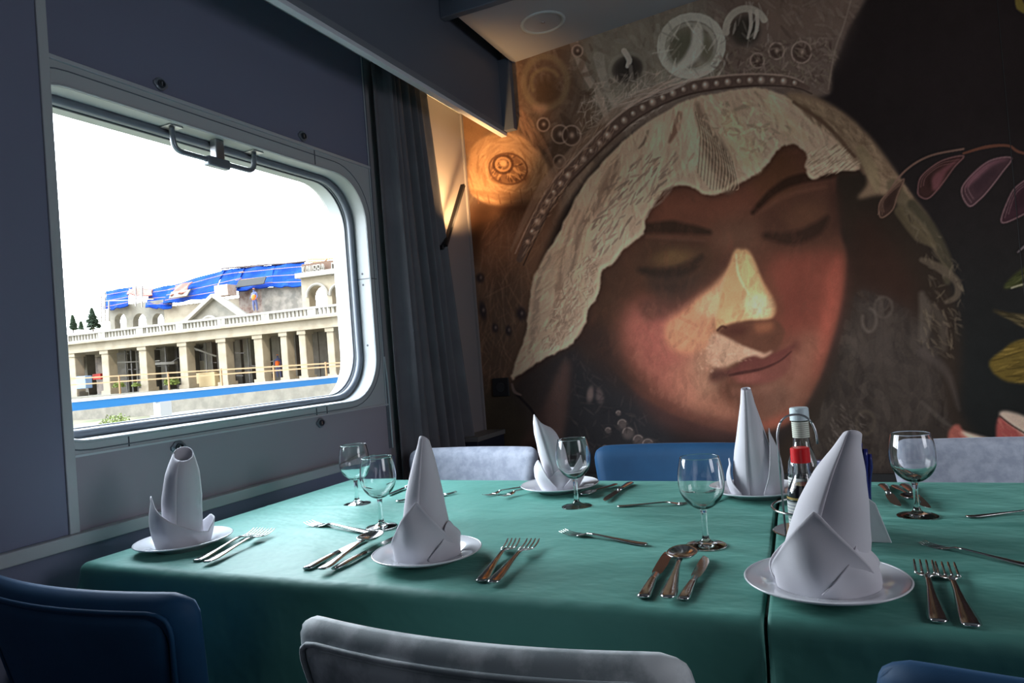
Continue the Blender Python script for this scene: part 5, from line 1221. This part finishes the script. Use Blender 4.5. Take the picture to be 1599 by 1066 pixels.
# orange-rail site fence along the terrace
t = empty('site_fence'); t.matrix_world = Fm
b = B()
for ya, yb in ((604, 570), (594, 565)): 
    pa, pb = fpt(96, ya - 2, -2.0), fpt(548, yb, -2.0); bar(b, (pa[0], -2.0, pa[1]), (pb[0], -2.0, pb[1]), .06, .09)
o = obj('rail', b, plank); o.parent = t
for px in (104, 185, 262, 345, 427, 509):
    pa = fpt(px, 575, -2.0); b = B(); bar(b, (pa[0], -2.0, Zf), (pa[0], -2.0, fpt(px, 591 - (px - 100) * .064, -2.0)[1]), .09); o = obj('post', b, plank); o.parent = t
tag(t, 'timber site fence along the front of the station terrace', 'fence')
# workers in orange
def worker(px, py, back, hgt, label):
    u, z = fpt(px, py, back); t = empty('person'); t.matrix_world = Fm @ Matrix.Translation((u, back, z))
    def skin(name, V, E_, m, R0, root=0):
        me_ = bpy.data.meshes.new(name); me_.from_pydata([tuple(c * hgt for c in v) for v in V], E_, []); o = bpy.data.objects.new(name, me_); COL.objects.link(o); o.parent = t; me_.materials.append(m)
        s = o.modifiers.new('k', 'SKIN'); sv = me_.skin_vertices[0].data
        for i, r in enumerate(R0): sv[i].radius = (r * hgt, r * hgt)
        sv[root].use_root = True; o.modifiers.new('u', 'SUBSURF').render_levels = 1; return o
    V = [(0, 0, .50), (0, -.02, .62), (0, 0, .76), (0, -.01, .84), (0, -.015, .93), (-.055, 0, .46), (-.06, -.03, .26), (-.06, 0, .03), (.055, 0, .46), (.07, .02, .26), (.08, .03, .03), (-.11, 0, .77), (-.15, -.03, .63), (-.12, -.12, .53), (.11, 0, .77), (.16, -.02, .62), (.13, -.10, .50)]
    E_ = [(0, 1), (1, 2), (2, 3), (3, 4), (0, 5), (5, 6), (6, 7), (0, 8), (8, 9), (9, 10), (2, 11), (11, 12), (12, 13), (2, 14), (14, 15), (15, 16)]
    skin('body', V, E_, mat('work trousers', (.08, .10, .22), .9), [.075, .078, .08, .03, .055, .06, .045, .03, .06, .045, .03, .04, .03, .022, .04, .03, .022])
    skin('jacket', [(0, 0, .46), (0, -.02, .60), (0, 0, .74)], [(0, 1), (1, 2)], mat('orange hi-vis jacket', (.90, .16, .02), .7), [.125, .13, .125])
    skin('hard_hat', [(0, -.015, .945), (0, -.015, .985)], [(0, 1)], mat('orange hard hat', (.85, .20, .05), .5), [.062, .045])
    tag(t, label, 'person', 'workers at the station')
worker(399, 486, 1.6, 1.75, 'person in an orange jacket working on the upper storey of the station')
worker(436, 590, 1.2, 1.75, 'person in an orange jacket standing between the ground floor columns')
# near platform rail, blue with a white top
RX = -6.5
r0, r1 = onx(100, 626, RX), onx(538, 594, RX); rz_ = (r0.z + r1.z) / 2
t = empty('platform_railing', (RX, 0, 0)); b = B(); box(b, -.03, .03, -4, 24, rz_ - .060, rz_ + .020); obj('blue_rail', b, mat('bright blue paint', (.025, .20, .55), .7), t)
b = B(); box(b, -.035, .035, -4, 24, rz_ + .020, rz_ + .045); obj('white_rail', b, mat('white paint', (.85, .85, .85), .7), t)
pc = onx(255, 650, RX).y
for k in range(-1, 4):
    b = B(); box(b, -.05, .05, pc + k * 4.2 - .07, pc + k * 4.2 + .07, GZ0, rz_ - .06); obj('post', b, mat('white post paint', (.45, .48, .52), .7) if k == -1 else bpy.data.materials['white post paint'], t)
tag(t, 'blue and white painted railing running just outside the window', 'railing')
# parked car and low fence glimpsed under the rail
# trees beyond the station and shrubs before it
def conifer(px, py_top, py_bot, back, label, seed, wpx):
    u, z1_ = fpt(px, py_top, back); z0_ = fpt(px, py_bot, back)[1]; w = abs(fpt(px + wpx, py_bot, back)[0] - u); h = z1_ - z0_; rnd = random.Random(seed); t = empty('conifer_tree'); t.matrix_world = Fm @ Matrix.Translation((u, back, z0_))
    b = B(); tube(b, [(0, 0, GZ0 - z0_), (0, 0, h * .95)], [.25, .04], 8); obj('trunk', b, mat('bark', (.10, .07, .05), .9), t)
    b = B()
    for k in range(420):
        v = rnd.random() ** .8; r = w * (1 - v) * rnd.uniform(.6, 1.1) + .12; a = rnd.uniform(0, 2 * PI); zz = v * h - .12 * r; L = .30 + .25 * (1 - v)
        c = Vector((math.cos(a), math.sin(a), -.25)) ; p0 = Vector((math.cos(a) * r * .2, math.sin(a) * r * .2, zz + .1)); p1 = p0 + c * r; s = Vector((-math.sin(a), math.cos(a), 0)) * L * .5
        v_ = [b.verts.new(p) for p in (p0, p1 * .5 + p0 * .5 - s, p1, p1 * .5 + p0 * .5 + s + Vector((0, 0, -.1)))]; b.faces.new(v_)
    obj('needles', b, mat('dark needles', (.03, .055, .03), .9), t, solid=.02)
    tag(t, label, 'tree', 'conifers beyond the station')
conifer(143, 481, 512, 30, 'dark conifer beyond the station, the taller one with a bushy crown', 1, 12); conifer(113, 492, 514, 30, 'small conifer beyond the station, nearest the window edge', 2, 6); conifer(126, 502, 514, 30, 'tiny conifer top between the two larger ones', 3, 3)
def shrub(px, py, back, r, label, n=260, seed=1):
    u, z = fpt(px, py, back); rnd = random.Random(seed); b = B()
    for k in range(n):
        d = Vector((rnd.gauss(0, 1), rnd.gauss(0, 1), abs(rnd.gauss(0, .8)))).normalized() * r * rnd.uniform(.5, 1); e = Vector((rnd.gauss(0, 1), rnd.gauss(0, 1), rnd.gauss(0, 1))).normalized() * r * (.16 if n < 500 else .07); f = e.cross(d).normalized() * r * (.10 if n < 500 else .04)
        b.faces.new([b.verts.new(d + q_) for q_ in (-e, f, e, -f)])
    if z > GZ0 and n > 500:
        for k in range(7):
            g = 2 * PI * k / 7; tube(b, [(math.cos(g) * r * .5, math.sin(g) * r * .5, 0), (math.cos(g) * r * .15, math.sin(g) * r * .15, GZ0 - z)], .012, 5)
    o = obj('shrub', b, mat('yellow green leaves', (.12, .16, .03), .9)); o.matrix_world = Fm @ Matrix.Translation((u, back, z)); tag(o, label, 'shrub', 'shrubs by the station'); return o
shrub(186, 604, -.7, .45, 'green plant at the foot of the columns, between the second and third', seed=2); shrub(213, 603, -.7, .35, 'small green plant just before the third station column', seed=3)
shrub(268, 600, -.7, .6, 'low green plant patch between the third and fourth station columns', seed=4)
o = shrub(183, 672, -36, .17, 'yellowish bush low outside the window below the blue rail', 900, 5)
shrub(103, 575, 2.5, 1.6, 'pale green foliage beside the first station column', 300, 6)
# the low annex wall and windows seen below the rail
t = empty('low_annex'); t.matrix_world = Fm; bk = -14
u0, zt = fpt(232, 628, bk); u1, _ = fpt(560, 600, bk)
b = B(); box(b, u0, u1 + 6, bk, bk + 3, GZ0, -.55); o = obj('wall', b, mat('pale grey annex', (.22, .21, .20), .9, noise=(.8, (.15, .13, .12), .45, .6))); o.parent = t
for k in range(7):
    ua = u0 + 1.2 + k * 3.3; b = B(); box(b, ua, ua + 1.5, bk - .03, bk, GZ0 + .1, -.75); o = obj('opening', b, mat('annex window', (.20, .23, .28), .3) if k == 0 else bpy.data.materials['annex window']); o.parent = t
tag(t, 'low grey annex wall with dark openings under the blue rail', 'wall')
